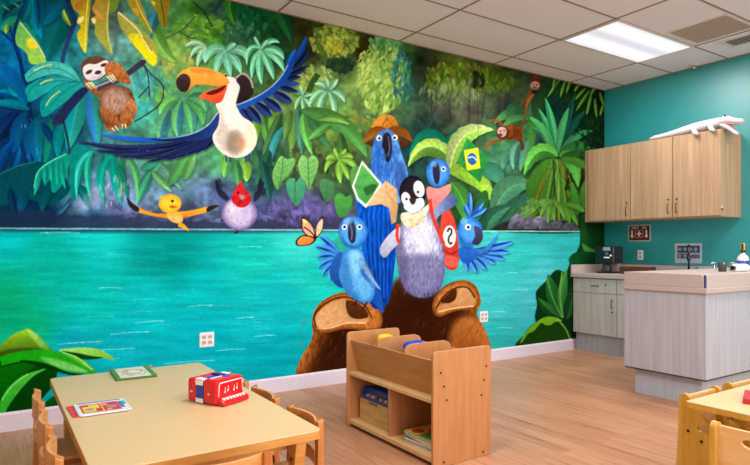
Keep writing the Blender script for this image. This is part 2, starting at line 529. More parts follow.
    for x, y0, y1 in [(452,86,122),(470,88,122),(500,96,128),(432,92,118),(486,92,118)]:
        C.line([(x, y0), (x+RS.uniform(-3,3), (y0+y1)/2), (x+RS.uniform(-4,4), y1)], .7, '2c2e28', taper=(.5, 1.2), alpha=.7)
        for k in range(4):
            yy0 = y0+(y1-y0)*(.25+.18*k)
            C.line([(x, yy0+6), (x+RS.choice([-1,1])*RS.uniform(4,9), yy0-3)], .35, '30322c', alpha=.6)
    C.dabs(60, 350, 122, 26, 10, 3.2, ['7c9838','6a9040','8aa648','5a8a44','a09038'], 60, 50, 2)
    C.dabs(80, 315, 80, 20, 14, 3, ['98b058','88a850','a8b868','78a048'], 50, 40, 2)
    C.dabs(70, 205, 27, 34, 13, 3.6, ['5a9a2c','4c8a28','6aa838','3f7a30','78a840'], 40, 50, 2)
    C.dabs(50, 180, 55, 20, 22, 4, ['80a850','70a048','98a850','a8b058'], 60, 50, 2)
    C.dabs(60, 240, 35, 20, 14, 3.2, ['2a6448','3c7a50','2c5648','1e5038'], 60, 50, 2)
    C.dabs(50, 260, 15, 24, 12, 3.6, ['0e4a2c','145a30','0c4028','1e6c38'], 70, 40, 2)
    C.leaf((232,-14),(236,27),5.5,'1c6a2c','2a7a24',c=(226,8),vein='70a850')
    C.leaf((262,-5),(292,44),8,'0f4c28','1a5a28',c=(285,10))
    C.dabs(30, 150, 85, 16, 22, 4, ['3a9a98','4aa890','58a868','3c90a0'], 70, 50, 2)
    C.dabs(40, 168, 95, 12, 26, 4, ['5aa858','6ab048','4a9a70','80b050'], 80, 40, 2)
    C.leaf((150,18),(176,62),7,'68b048','78b450',c=(158,50))
    C.leaf((160,10),(150,40),5,'2f7a90','3a88a0',c=(150,20))
    C.line([(193,2),(204,12),(211,25),(213,27)], .7, '1c3028'); C.line([(220,0),(219,6),(212,12)], .6, '1c3028')
    C.line([(196,16),(182,30),(166,38)], .6, '40504a'); C.line([(180,32),(190,38),(196,38)], .7, '404a48')
    # ---- top left leaves
    C.leaf((35,-8),(46,43),9,'0a6a90','0880a0',c=(36,18)); C.leaf((36,-5),(38,30),3,'0a4a70','0a5a80')
    C.leaf((72,6),(47,62),13,'0a6e72','0a6468',c=(52,26)); C.leaf((66,0),(44,25),7,'0a6c90','0a5a78')
    C.leaf((20,24),(30,3),6,'0a5a66','0a6a70'); C.leaf((2,18),(26,0),5,'0a4a58','0c5a60')
    C.leaf((22,22),(0,34),6,'28986a','1a8a70',c=(10,18)); C.leaf((7,24),(6,34),2.6,'78b048','88b838')
    C.line([(2,5),(9,10)], .5, '6a9a68'); C.line([(14,3),(19,7)], .5, '70a060')
    C.poly([(24,22),(34,34),(46,60),(40,60),(30,44),(22,30)], '18906a','2aa068')
    C.poly([(20,22),(16,34),(15,43),(22,49),(27,54),(31,64),(46,63),(44,57),(36,44),(28,33)], '58b060','98d050', ang=80)
    C.poly([(28,38),(34,40),(38,47),(30,49),(27,44)], 'd8d838','f0d030', soft=2)
    C.line([(20,22),(31,36),(39,47),(45,58)], .6, 'e0ecb0', taper=(.6, 1.1))
    C.line([(28,-6),(21,12),(15,28),(14,42),(20,60),(26,90),(30,112),(31,124)], 1.4, '0a3a78', '0a2858', taper=(.7, 2))
    C.line([(-6,26),(6,36),(16,46),(22,60)], 1.2, '0a3a88'); C.line([(10,26),(12,36),(16,46)], .9, '0a3a80')
    C.line([(66,-8),(70,8),(75,20),(69,38),(64,54),(62,66)], 2.3, '1a2a48', '2c4888', taper=(1.1, .9))
    C.leaf((71,26),(64,9),2.6,'70b048','a0b838',c=(62,16))
    # deep blue left plants
    C.leaf((26,108),(-14,66),14,'0a70b0','0a62a4',c=(4,72)); C.leaf((27,108),(-6,94),5,'0a5898','0a78a8',c=(10,88))
    C.leaf((30,110),(-8,104),4.5,'0c8aa4','0a7898',c=(10,100)); C.leaf((8,86),(18,97),3,'0a90b0','0a90b0')
    C.leaf((18,112),(-4,140),9,'0a2450','0c3068'); C.leaf((25,112),(16,160),7,'0a64a0','0a4a88',c=(12,132))
    C.leaf((28,118),(31,166),6,'0a3a78','0a5088'); C.leaf((36,118),(40,166),8,'0a86a0','0a5a88',c=(32,140))
    C.leaf((52,118),(44,168),8,'0a6a78','107868',c=(56,140)); C.leaf((42,122),(58,150),4,'0a4478','0a3c70')
    C.leaf((-4,182),(14,140),6,'0a58a0','0a3a78',c=(-2,156)); C.leaf((12,170),(20,146),5,'0a4488','0a5a98')
    C.leaf((66,118),(58,158),6,'0a9490','0a7a88',c=(56,136))
    for k in range(9): C.dabs(1, 30+RS.uniform(-8,8), 140+RS.uniform(-22,22), 1, 1, 2.2, ['3a7ab8','4a8ac0'], 85, 10, 4)
    C.poly([(-60,190),(0,174),(22,164),(44,162),(60,172),(70,190),(50,205),(20,200),(-60,226)], '064a58','07505c')
    C.line([(0,174),(18,166),(36,162)], .5, '1a7a80')
    C.leaf((24,190),(20,214),6,'0a5878','0a5070'); C.leaf((60,178),(42,214),7,'0a5a68','06485a',c=(42,188)); C.leaf((10,188),(14,212),4,'08305a','083860')
    # sloth fan leaf
    C.poly([(80,81),(71,67),(54,61.5),(38,64),(26,73),(25,77),(28,82),(40,77),(56,74),(70,78)], '38aca4','48bab0', ang=0)
    C.poly([(80,82),(62,76),(44,78),(30,84),(25,90),(27,96),(30,102),(44,94),(60,86),(72,84)], '109a98','34aca8', ang=0)
    C.poly([(82,83),(66,83),(52,89),(43,98),(40,106),(43,117),(56,109),(70,98),(78,90)], '0a948e','22a49a', ang=0)
    for l in [[(78,80),(60,69),(40,70),(28,78)],[(80,82),(60,77),(42,80),(28,92)],[(80,82),(60,84),(46,96),(42,110)],[(80,82),(58,81),(36,86)],[(80,83),(64,92),(50,106)]]:
        C.line(l, .35, '0a6a78')
    for l in [[(40,84.5),(46,81),(53,79.5)],[(46,106),(51,98),(60,91)],[(34,71),(44,66),(52,65)]]: C.line(l, .5, 'c8d060')
    C.leaf((84,88),(68,152),11,'22a69e','0c8a98',c=(74,112),vein='68b878'); C.leaf((90,90),(98,148),8,'30aaa0','2a78b8',c=(94,112))
    C.poly([(52,124),(58,112),(70,98),(82,88),(90,88),(84,96),(72,110),(62,124)], '1a2a5c','28305a')
    # ---- gold fronds hanging from the top
    C.poly([(72,-10),(72,6),(79,14),(77,22),(81,27),(77,34),(80,44),(86,53),(88,30),(91,0),(91,-10)], '8a7c20','d8d428', ang=90, streak=(8,3))
    C.poly([(79,18),(84,16),(82,22),(77,23)], 'f0e890', alpha=.8); C.line([(88,0),(86,22),(85,46)], .5, 'e8d860')
    C.poly([(78,0),(84,2),(80,10),(75,8)], 'a86830', alpha=.7)
    C.poly([(98,-10),(95,2),(92,8),(96,15),(91,19),(95,26),(95,34),(102,44),(112,54),(109,36),(109,12),(112,-10)], 'a08028','9aae4c', ang=90, streak=(8,3))
    C.poly([(92,9),(98,10),(104,20),(97,17)], 'c89040', alpha=.8); C.poly([(92,18),(96,19),(95,24),(92,22)], 'e0d8a0', alpha=.8)
    C.line([(110,-4),(107,20),(108,36),(112,53)], .5, 'c8cc70')
    C.poly([(110,-8),(119,-6),(118,6),(114,12),(110,11)], '6c8a30')
    C.poly([(124,-10),(128,3),(131,9),(136,15),(141,24),(153,34),(147,18),(139,-2),(136,-10)], 'a08c2c','8a9830', ang=60, streak=(6,3))
    C.poly([(132,8),(138,9),(138,16),(134,13)], 'c89a30', alpha=.9); C.line([(134,-4),(142,14),(152,32)], .45, 'd8c860')
    C.poly([(148,-10),(152,5),(157,12),(159,21),(165,29),(168,14),(170,-10)], '80982c','88701a', ang=0, streak=(6,3))
    C.line([(160,-4),(163,12),(165,27)], .5, '5a3c10'); C.poly([(151,1),(155,2),(154,6)], 'e0b848')
    C.poly([(118,12),(120,26),(128,38),(139,51),(153,66),(158,56),(157,47),(149,36),(141,29),(131,20)], 'a0a044','96a444', ang=50)
    C.poly([(128,37),(134,33),(142,36),(150,46),(157,58),(153,66),(140,52)], 'c8c430','e4da1c', ang=40, soft=1)
    C.poly([(133,42),(138,38),(154,60),(152,65),(141,53)], 'e6dc1c', rough=.05)
    C.line([(118,12),(132,24),(140,33),(152,54)], .6, 'f4ecb8'); C.line([(143,37),(152,51)], .4, '6a5020')
    # ---- left middle fronds
    C.line([(62,116),(66,132),(69,150),(69,178)], 1.1, '1e2c2a', '3a3428')
    C.poly([(35,182),(36,174),(46,163),(66,154),(70,158),(66,176),(58,190),(52,192),(50,180),(45,186),(42,178),(38,190)], '0a8c84','0a9a80', ang=0)
    for x0,y0,x1,y1 in [(40,170,34,196),(46,164,45,184),(52,161,52,182),(58,158,58,186),(62,157,66,190)]:
        C.leaf((x0,y0),(x1,y1),2.4,'18a894','10a08a',c=(x0-2,(y0+y1)/2))
    C.line([(34,188),(38,172),(50,162),(66,154)], .6, '50c8a8')
    C.poly([(72,148),(92,150),(84,170),(76,200),(70,190)], '0a8a84','0a7c78'); C.leaf((78,186),(91,211),5,'0a8078','0a7470',c=(84,190))
    for p0,c,p1,w,ca,cb in [((100,152),(74,152),(77,200),4,'20a89c','30bab0'),((112,152),(92,170),(105,204),4.4,'0e9484','14a08e'),((94,151),(82,164),(92,204),3.4,'1aac94','28b8a0'),
        ((104,154),(98,170),(100,190),2.6,'0a7c78','0c8a80'),((122,152),(96,156),(104,206),4,'14a490','109c8c'),((114,153),(112,178),(122,206),4.6,'0eae90','0a9a90'),((120,154),(123,175),(121,200),1.7,'5aa850','68b058'),
        ((124,154),(118,170),(126,190),3.6,'2a9a50','1f8a60'),((126,156),(142,172),(137,208),3.6,'4cae6a','58b468'),((118,164),(128,180),(128,206),3,'2a8078','1a7a70')]:
        C.leaf(p0,p1,w,ca,cb,c=c)
    for p0,p1,w,ca,cb,c in [((138,188),(165,155),4,'3a9a7a','4aa070',None),((152,170),(137,204),4,'30967a','40a078',None),((152,171),(172,192),4.4,'58a468','68ac68',None),((160,162),(182,190),4,'50a070','5c9a80',None),
        ((168,186),(192,146),6,'58aa60','4ca058',None),((184,180),(196,150),5,'68ae58','60a868',None),((140,170),(160,160),4,'3aa088','30907a',None)]:
        C.leaf(p0,p1,w,ca,cb,c=c)
    C.dabs(26, 112, 190, 24, 18, 3.4, ['7a94c0','8098c0','90a4c8','a8b0c8'], 85, 20, 3, alpha=.45)
    C.poly([(84,196),(94,188),(100,200),(92,208),(84,206)], '8a94b8', alpha=.5, soft=2)
    C.leaf((62,212),(73,196),2,'1a4a6a','205a78'); C.leaf((56,216),(70,202),2.4,'2a6a80','30708a')
    # rocky bank above the water line
    C.poly([(-60,214),(30,210),(60,214),(100,216),(140,214),(190,218),(230,221),(300,217),(340,217),(342,232),(-60,230)], '14304e','3a3c5c', ang=0, soft=2, alpha=.75, streak=(14,4))
    C.dabs(60, 200, 214, 90, 8, 4, ['5a6090','48507a','6a70a0','383a58'], 5, 20, 2.4, alpha=.5)
    C.dabs(70, 300, 212, 42, 12, 4, ['6a60a8','584e88','7468b0','464478'], 60, 40, 2, alpha=.5)
    # ---- plants round the toucan
    for x0,y0,x1,y1,cx,cy,ca,cb in [(180,100,165,136,166,110,'4a9ab0','58b088'),(182,100,178,138,174,116,'3a90a8','60b068'),(184,100,192,134,194,112,'4aa090','58b068'),(186,100,203,126,204,104,'5aa868','48a058'),(178,100,160,116,164,100,'58b068','68b860'),(188,98,206,112,206,94,'489878','58a868'),(170,108,160,142,158,126,'3c8a98','58a078')]:
        C.leaf((x0,y0),(x1,y1),6,ca,cb,c=(cx,cy))
    C.star((207,48),[(185,47,194,39,3),(190,58,195,46,3.2),(197,67,200,52,3.6),(205,63,205,55,3)],3,'88c8a0','98d0a8')
    C.star((226,51),[(205,64,210,42,5),(216,76,216,58,4.6),(231,77,227,62,4.6),(241,74,238,60,4.4),(247,62,247,45,5),(236,44,232,44,3)],4,'84d4ae','66bc9c',vein='a8e4c4')
    C.star((261,49),[(254,36,256,42,2.2),(247,66,246,42,3),(252,79,251,62,3.4),(262,85,258,68,4),(274,80,270,64,4),(284,72,280,54,4.4),(284,60,280,46,4),(280,43,270,36,3),(268,40,264,42,2)],3,'5cc092','78d4a6',vein='a0e4bc')
    C.line([(318,74),(312,84),(307,97)], 3, '2c5424', '38602a')
    C.star((303,96),[(290,92,296,91),(295,110,297,100),(304,114,303,104),(312,109,309,101),(313,94,308,94),(300,85,300,90)],2.4,'78c090','88ccA0')
    C.star((329,90),[(309,107,313,92,3.4),(319,117,318,101,3.6),(335,117,335,101,3.6),(345,103,342,90,3.6),(314,84,321,84,3),(325,76,326,82,2.4),(338,79,334,83,3)],3,'7cc498','8cd0a4')
    for p0,p1,w,ca,cb,c in [((252,106),(250,150),6,'74c034','68b83c',(258,130)),((262,112),(270,150),5,'4a8a48','58984a',None),((272,110),(274,146),5,'78ba40','6cb044',None),((282,112),(262,158),5,'3a6a40','487848',None),
        ((300,108),(291,154),5,'70a048','5c923c',(292,130)),((298,108),(302,156),5,'3f7a68','4a8a70',None),((304,112),(313,156),5,'5ab050','68b858',(302,130)),((308,112),(332,152),5,'4a8a54','3a7a50',(316,130)),
        ((285,126),(270,168),4,'40a8a4','3898a0',(270,142)),((290,110),(284,140),3.6,'6a9a48','5a9048',None),((300,110),(367,158),9,'58a04a','4c9448',(352,118)),((330,124),(308,140),4,'60b058','58a850',None),
        ((340,132),(345,168),5,'3f7038','4a7c3c',None),((318,120),(350,125),4,'68a84c','78b050',(335,114))]:
        C.leaf(p0,p1,w,ca,cb,c=c)
    for p0,p1,w,ca,cb in [((230,150),(224,178),6,'58a860','68b050'),((244,158),(247,182),6.5,'88c048','78b850'),((236,160),(240,190),5,'3f8a58','489a58'),((256,150),(262,176),6,'2f6a50','3a7850'),((270,150),(256,186),6,'24604c','2c6a50'),((262,160),(270,200),5,'1f5a50','28645a')]:
        C.leaf(p0,p1,w,ca,cb)
    C.dabs(110, 305, 170, 36, 22, 3, ['3a5a2c','4c6c34','2c4a2c','5a7c3c','48403a'], 80, 40, 2, alpha=.7)
    C.star((339,160),[(325,173,328,156),(326,160,330,154,3),(334,148,335,154,2.6),(346,149,343,153,3),(353,158,348,153,3.4),(357,171,352,158,3.6),(341,184,338,172,3.6),(349,180,346,170,3)],3.4,'88c44c','78b848',vein='a8d868')
    for pts,ca,cb in [([(281,156),(287,159),(294,158),(295,164),(289,175),(283,180),(278,190),(274,184),(272.5,174),(276,163)],'78ba68','5a9a50'),([(302,155),(308,158),(313,155),(318,160),(318,168),(315,176),(312,184),(309,189.5),(305,182),(300,175),(298,164)],'80c070','64a858'),
        ([(287,181),(294,178),(296,182),(301,177),(305,184),(304,195),(297,206),(292,201),(287,191)],'4aa078','3a8868'),([(320,181),(326,179),(333,183),(334,195),(327,202),(321,192)],'4c8e5c','3a7448'),([(352,168),(358,166),(362,172),(360,184),(354,192),(350,180)],'5a9a50','4a8848')]:
        C.poly(pts, ca, cb, 70)
    for l in [[(283,158),(282,172),(279,188)],[(308,158),(309,188)],[(295,181),(295,203)],[(327,181),(327,200)]]: C.line(l, .5, '3c7a44')
    for hxp in (281, 309):
        for k in range(4): C.line([(hxp+(308.5-309 if hxp>300 else .5), 164+k*5), (hxp+6, 160+k*5)], .3, '4f9450'); C.line([(hxp, 164+k*5), (hxp-5, 161+k*5)], .3, '4f9450')
    # ---- right jungle
    C.dabs(50, 425, 135, 16, 14, 4, ['1e4440','284c44','203c34'], 60, 40, 2, alpha=.7)
    C.leaf((452,160),(409,158),9,'0e6450','12705a',c=(428,116)); C.leaf((474,150),(445,160),9,'126a54','0e6048',c=(456,120))
    C.leaf((456,166),(408,167),9.5,'6aa03c','a0c85c',c=(428,128),vein='58903a',nv=9,jag=.08)
    C.leaf((450,170),(494,130),10,'b8d080','88b84c',c=(455,124),vein='e4ecc0',nv=10,jag=.1)
    C.leaf((448,172),(494,204),10,'a0cc48','80b438',c=(478,164),vein='6a9a30',nv=6); C.leaf((450,182),(470,232),9,'4fa044','3c8a38',c=(466,196),vein='88c868')
    C.leaf((478,170),(502,188),9,'48967a','3c8468',c=(498,166)); C.leaf((486,190),(476,222),6,'38803c','2c6a34')
    C.leaf((520,118),(494,124),5,'58a058','487f4c',c=(508,108)); C.leaf((526,112),(506,116),6,'3c8048','2c6038',c=(512,102)); C.leaf((530,120),(500,132),6,'3a7c4a','4c8c50',c=(512,118))
    for p0,p1,w,ca,cb,c in [((512,150),(503,170),5,'58a07a','489068',(502,156)),((520,142),(514,170),5,'4a9478','68b090',(512,152)),((530,140),(520,172),4.6,'70b484','5aa078',(524,152)),((536,136),(530,170),5,'3f8a50','58a058',None),((540,100),(532,150),6,'4a9040','3c8038',(530,124)),((548,86),(538,124),7,'2c5c30','244a2a',(534,104)),
        ((552,110),(536,150),4,'1a3c38','1f4840',None)]:
        C.leaf(p0,p1,w,ca,cb,c=c)
    C.leaf((494,216),(534,186),12,'5ca474','4c946c',c=(504,176),vein='90c8a0',nv=7); C.leaf((498,232),(545,196),9,'3c8466','347858',c=(512,198),nv=6)
    C.leaf((486,232),(512,206),8,'2f6c54','3c7c5c',c=(488,212),nv=5); C.leaf((510,226),(548,206),7,'5c9a58','6cac50',c=(524,204),nv=6)
    C.poly([(530,176),(545,160),(560,162),(566,190),(556,214),(536,206),(526,190)], '4a8a2c','3c7424', streak=(4,14))
    for k in range(26):
        x = RS.uniform(530, 582); C.line([(557+RS.uniform(-6,6), 160), ((557+x)/2+RS.uniform(-3,3), 184), (x, 222)], RS.uniform(.6,1.3), ['6a9c38','4c7c28','86a83c','8a7418','30481c','5aa040'][RS.randint(6)], taper=(.5,1.3))
    C.dabs(26, 574, 184, 9, 18, 4, ['1a2c0c','2a3c10','20300e'], 80, 20, 2.4, alpha=.8)
    for p1,w,ca,cb,c in [((600,150),3,'3c8c3c','2c7434',(576,146)),((576,92),3,'1c5c40','247048',(564,122)),((538,108),3.4,'3a9a58','50b06c',(550,128)),((586,110),4.6,'1c6450','175444',(568,128)),((574,100),3.8,'145044','1c5c4c',(566,124)),((532,128),4.5,'2c7c54','3a8c5c',(546,132)),((545,97),3.9,'3aac6c','4cbc78',(554,126)),((569,107),3.8,'56bc70','46ac68',(560,128)),((529,117),4,'58c468','48b05c',(546,126)),((593,131),4,'44a862','389a58',(574,132)),((541,128),3,'5cac70','4c9c64',None),((590,148),5,'3c8c40','2c7a38',(574,140))]:
        C.leaf((557,157),p1,w,ca,cb,c=c,prof=.5)
    C.leaf((558,157),(524,176),8,'4ca83c','6cc850',c=(536,138),vein='88d868',jag=.12,nv=8); C.leaf((559,156),(578,188),8,'6cc850','4cac40',c=(576,152),vein='90dc70',jag=.14,nv=8)
    C.leaf((560,158),(600,180),7,'3a7c28','4c8c30',c=(584,152)); C.leaf((584,208),(588,176),6,'58b038','48a030'); C.leaf((578,216),(572,182),5,'4ca038','3c8c30')
    for x0,y0,x1,y1 in [(561,78,547,98),(566,80,560,98),(572,78,566,94),(556,74,553,90),(590,90,576,111),(592,93,586,118),(595,98,597,119),(586,88,575,100),(600,92,604,106),(598,84,590,96),(580,84,574,92),(604,104,600,116)]:
        C.leaf((x0,y0),(x1,y1),1.75,'4c8a28','7cb444',vein='98c868',vw=.2)
    C.dabs(60, 590, 140, 16, 26, 3, ['0e2c14','163a1c','1e4a20','12341c','2a5a28'], 80, 50, 2, alpha=.7)
    # rocks and ferns on the far bank
    C.poly([(500,224),(520,220),(580,222),(582,233),(500,232)], '2c2e34','28241c', ang=90, alpha=.9)
    for pts,ca,cb in [([(507,229),(511,218),(517,213.5),(523,216),(526,222),(527,229)],'8c90b0','4c4c50'),([(524,229),(526,219),(530,216),(535,220),(537,229)],'8a88b0','54505c'),([(531,222),(537,216.5),(542,215),(543,224),(541,230)],'9a9cb8','5a5866'),([(542,229),(544,214),(549,211),(551,222),(560,220),(566,229)],'8c90ac','4a4a54'),([(560,230),(566,222),(575,222),(580,230)],'58606c','38404a')]:
        C.poly(pts, ca, cb, 80, smooth=False, rough=.2)
    for p1,c in [((531,213),(540,200)),((540,218),(544,204)),((555,222),(552,206)),((565,220),(562,206)),((548,224),(548,208))]:
        C.leaf((552,200),p1,2.8,'78b448','68a83c',c=c)
    for p1,c in [((578,226),(572,212)),((570,224),(568,210)),((586,216),(582,204))]: C.leaf((562,204),p1,3,'6cb83c','50a030',c=c)
    C.dabs(30, 535, 206, 14, 7, 3, ['6ca048','84b858','58903c'], 100, 40, 2.4)
    # ---- water strokes
    C.line([(-60,228),(120,229),(300,230),(440,231),(600,231.5)], .7, '8ad8d0', alpha=.75)
    for k in range(620):
        x = RS.uniform(-50, 600); y = RS.uniform(232, 425)
        f = (y-228)/190
        L = RS.uniform(5, 26)*(.6+f); sl = -.06*f*(x < 330)+RS.uniform(-.02,.02)
        col = hx(['2cc4c0','18b4b4','0a9c9c','0a948c','40c8c8','0aa8b8'][RS.randint(6)])
        if x > 420: col = hx(['48bcc0','58c4cc','2ca4a4','34b0b0','74ccd4','249898'][RS.randint(6)])
        C.line([(x-L, y-sl*L), (x, y+RS.uniform(-.6,.6)), (x+L, y+sl*L)], RS.uniform(.4, 1.1), col, taper=(.3,.3), alpha=RS.uniform(.15,.42))
    for k in range(240):
        x = RS.uniform(-20, 600); y = RS.uniform(236, 420)
        if (x < 60 and y < 330) or (130 < x < 190 and y < 275): continue
        f = (y-228)/190; L = RS.uniform(4, 20)*(.5+f); sl = -.06*f*(x < 330)
        C.line([(x-L, y-sl*L), (x, y-.5), (x+L, y+sl*L)], RS.uniform(.3, .8), 'a4dce4' if x < 420 else 'b4e4ea', taper=(.2,.2), alpha=RS.uniform(.25,.7))
    for k in range(130):
        x = RS.uniform(395, 590); y = RS.uniform(250, 345); L = RS.uniform(4, 13)
        C.line([(x-L, y+.3), (x, y-.3), (x+L, y-.4)], RS.uniform(.4, .9), ['6cb4d8','7cc4dc','5caacc','98d4e4'][RS.randint(4)], taper=(.2,.2), alpha=RS.uniform(.25,.6))
    for k in range(110):
        x = RS.uniform(-20, 400); y = RS.uniform(285, 400); L = RS.uniform(10, 34); sl = -.06*(y-228)/190
        C.line([(x-L, y-sl*L), (x, y-.4), (x+L, y+sl*L)], RS.uniform(.4, 1), ['10c4b8','30ccc8','08b0bc','60d0d0'][RS.randint(4)], taper=(.2,.2), alpha=RS.uniform(.2,.45))
    for x,y,L in [(80,343,45),(130,333,40),(110,350,50),(190,362,50),(230,350,30),(60,233,40),(200,306,26),(110,288,24),(250,247,24),(245,318,18),(520,290,16),(498,312,14),(540,308,16),(505,328,16),(512,273,12),(150,322,30),(265,336,22)]:
        sl = -.07*(y > 300)*(x < 330)
        C.line([(x-L/2, y-sl*L/2), (x, y-.6), (x+L/2, y+sl*L/2)], .9, 'b8e4ec', taper=(.2,.3), alpha=.8)
    # ---- lower right corner leaves
    C.poly([(583,212),(580,222),(580,240),(578,249),(570,262),(566,272),(556,270),(545,282),(536,292),(537,305),(535,320),(545,332),(560,342),(575,350),(640,350),(640,212)], '0e3a18','0c3414')
    C.poly([(584,214),(581,224),(581,244),(584,251),(592,255),(604,254),(610,240),(610,212)], '17501e','0c3010', ang=0); C.poly([(582,243),(588,247),(600,252),(596,255),(586,253)], '4c8844', soft=1)
    C.poly([(577,252),(570,264),(600,276),(610,256)], '0e5024','0c3c1a', ang=0); C.leaf((598,260),(606,268),6,'144c1c','0e3c18')
    C.leaf((560,318),(548,274),7,'2c7c34','1c5c28',c=(552,292)); C.leaf((560,318),(538,298),6,'1a5424','2a7030',c=(548,312)); C.leaf((563,318),(567,268),5,'4c9a44','2c7434',c=(560,292)); C.leaf((566,320),(576,282),6,'185428','246430')
    C.line([(562,318),(552,296),(547,278)], .5, '58a848'); C.line([(563,318),(560,296),(562,272)], .6, '68b050')
    C.poly([(518,348),(523,336),(531,326),(544,317.5),(555,317),(564,324),(571,335),(575,350)], '143c0c','2a5414', ang=60)
    C.poly([(520,343),(525,333),(534,324),(545,317),(556,317.5),(562,321),(555,322),(551,325),(545,325),(541,323),(534,331),(528,334),(523,341)], '5a9c1c','74b028', ang=-30)
    C.line([(556,318),(565,328),(571,341)], .6, '78b850')
    # ---- bottom left plant
    C.poly([(-60,370),(0,360),(30,352),(56,362),(56,378),(48,392),(36,405),(24,418),(-60,440)], '064c0a','05400a')
    C.poly([(-30,378),(0,368),(28,362),(40,363),(24,374),(6,392),(-10,412),(-40,430)], '0a7c0c','076408', ang=40)
    C.poly([(36,412),(48,400),(60,393),(78,388),(84,400),(70,412),(40,420)], '0a6a1c','084c14')
    C.poly([(-30,362),(0,345),(12,335),(22,330.5),(29,329),(37,335),(45,343),(52,352),(30,351),(12,353),(-10,364)], '88c828','3c5c10', ang=80, rough=.06)
    C.poly([(27,330),(36,334),(45,343),(51,351),(42,349),(34,340)], 'a8d868','58a030', ang=60, soft=.6)
    C.poly([(0,352),(14,348),(30,348),(48,350),(30,352),(10,354),(-4,358)], '2c5010', alpha=.7, soft=1)
    C.poly([(58,350.5),(72,348),(88,347.5),(100,350),(110,355),(115,360.5),(104,358),(90,357),(76,354)], '98d068','74bc40', ang=20)
    C.poly([(62,351),(78,353),(92,356),(104,357.5),(92,359.5),(80,359),(70,355)], '0a5008')
    C.poly([(-30,376),(0,366.5),(0,357.5),(18,352),(40,349.5),(58,351.5),(76,357),(88,364),(96,372.5),(84,373.5),(66,371),(48,364),(30,361),(8,364)], '10a40c','28ac20', ang=20, rough=.05)
    C.poly([(40,357),(56,359),(74,365),(88,372),(70,371),(52,365)], '54c048','80cc78', ang=20, soft=.8); C.poly([(62,353),(76,357),(88,364),(95,371),(86,367),(72,358)], '68c430', soft=.6)
    C.line([(62,352),(78,358),(92,370)], .5, 'c0e8a0', alpha=.8)
    C.poly([(20,361),(34,361),(50,365),(68,372),(84,374),(70,375),(52,370)], '063c08')
    C.poly([(-4,418),(0,402),(8,388),(22,376),(36,371),(46,369),(34,376),(22,388),(10,404),(2,418)], '2cb424','4cc040', ang=-50)
    C.line([(2,400),(12,386),(28,374)], .5, '88d890')
    # ---- brown boulders at the water's edge (plain stand-ins)
    C.soft3([(290,420),(293,384),(300,360),(312,338),(313,314),(325,299),(345,292),(365,296),(382,306),(392,290),(402,276),(430,278),(440,292),(450,284),(464,280),(476,286),(481,302),(477,314),(486,332),(492,352),(496,376),(494,420)], '3c1a0a','b46c2c', 16, off=(0,3), rough=.25, streak=(3,9))
    C.poly([(385,300),(400,278),(432,284),(440,300),(436,330),(440,380),(385,380),(378,340)], '2c1008','401c0a', soft=5, alpha=.85, streak=(3,8))
    C.poly([(340,330),(372,326),(384,340),(384,380),(310,392),(318,360)], '2a1208','4a220c', soft=6, alpha=.7, streak=(3,8))
    C.poly([(456,320),(474,318),(485,335),(491,360),(480,390),(452,380),(448,345)], 'c07838','8a4414', soft=5, alpha=.8, streak=(4,6))
    for k in range(150):
        x, y = RS.uniform(300, 490), RS.uniform(318, 386)
        C.line([(x, y), (x-3+RS.uniform(-2,2), y+RS.uniform(5,11))], .45, ['8a4c1c','5c2c0e','a8682c','401c08'][RS.randint(4)], taper=(1,.2), alpha=.55)
    C.soft3([(313,330),(314,313),(326,299),(346,292.5),(366,296),(380,308),(382,326),(372,331),(346,329),(326,333)], 'b06c30','6a3810', 3, rough=.15)
    C.poly([(317,326),(316,316),(328,304),(345,299),(346,308),(352,316),(368,318),(366,323),(344,322),(330,327)], 'c89868','b48858', ang=-20); C.line([(316,327),(315,314),(328,302),(346,297),(364,305),(372,318)], .7, '3c1c08')
    C.line([(318,328),(330,328),(346,323),(366,323)], .8, 'd8b080'); C.poly([(346,301),(356,302),(366,310),(368,317),(356,319),(348,314)], '5c3014','4a2510')
    C.soft3([(433,312),(434,298),(446,285),(462,280.5),(475,286),(480,300),(474,309),(456,311),(440,317)], 'b06c30','6a3810', 3, rough=.15)
    C.poly([(437,310),(443,304),(452,302),(457,295),(458,288),(466,288),(474,296),(475,304),(466,306),(450,308)], 'c09060','ae7e50'); C.line([(436,309),(444,296),(456,288),(468,288),(475,298)], .7, '3c1c08')
    C.line([(438,312),(450,309),(464,307),(474,306)], .7, 'd8b080'); C.poly([(441,302),(448,294),(456,289),(456,298),(450,303)], '50290f','44210c')
    # ---- sloth on its branch
    for l in [[(140,60),(147,72),(149,86),(149.5,97)],[(143,64),(152,75),(160,82),(164,87)],[(149,86),(144,92),(138,98)],[(163,86),(163,98),(157,107),(146,115),(134,122)]]: C.line(l, .65, '2c3440')
    C.poly([(100,91),(108,86),(121,86),(131,90),(135,102),(133,114),(127,121),(117,124),(105,121),(100,110)], '8a5632','643c20', ang=60, streak=(3,5), rough=.2)
    C.soft3([(101,96),(108,89),(118,87),(128,92),(129,104),(122,113),(110,115),(102,108)], 'a88878','84604c', 4, rough=.1)
    C.poly([(100,108),(110,110),(118,118),(118,128),(110,131),(104,124)], 'ac6c3c','8c5028', streak=(3,5), rough=.2); C.poly([(130,98),(137,106),(134,118),(128,127),(120,126),(121,114),(126,106)], 'bc8050','94562c', streak=(3,5), rough=.2)
    for k in range(110):
        a = RS.rand()*6.28; q = math.sqrt(RS.rand()); x, y = 118+17*q*math.cos(a), 107+19*q*math.sin(a)
        C.line([(x, y), (x+RS.uniform(-1,1), y+3.4)], .4, ['a87850','6c4022','94643c','4c2c16','b48c6c'][RS.randint(5)], taper=(1,.2), alpha=.55)
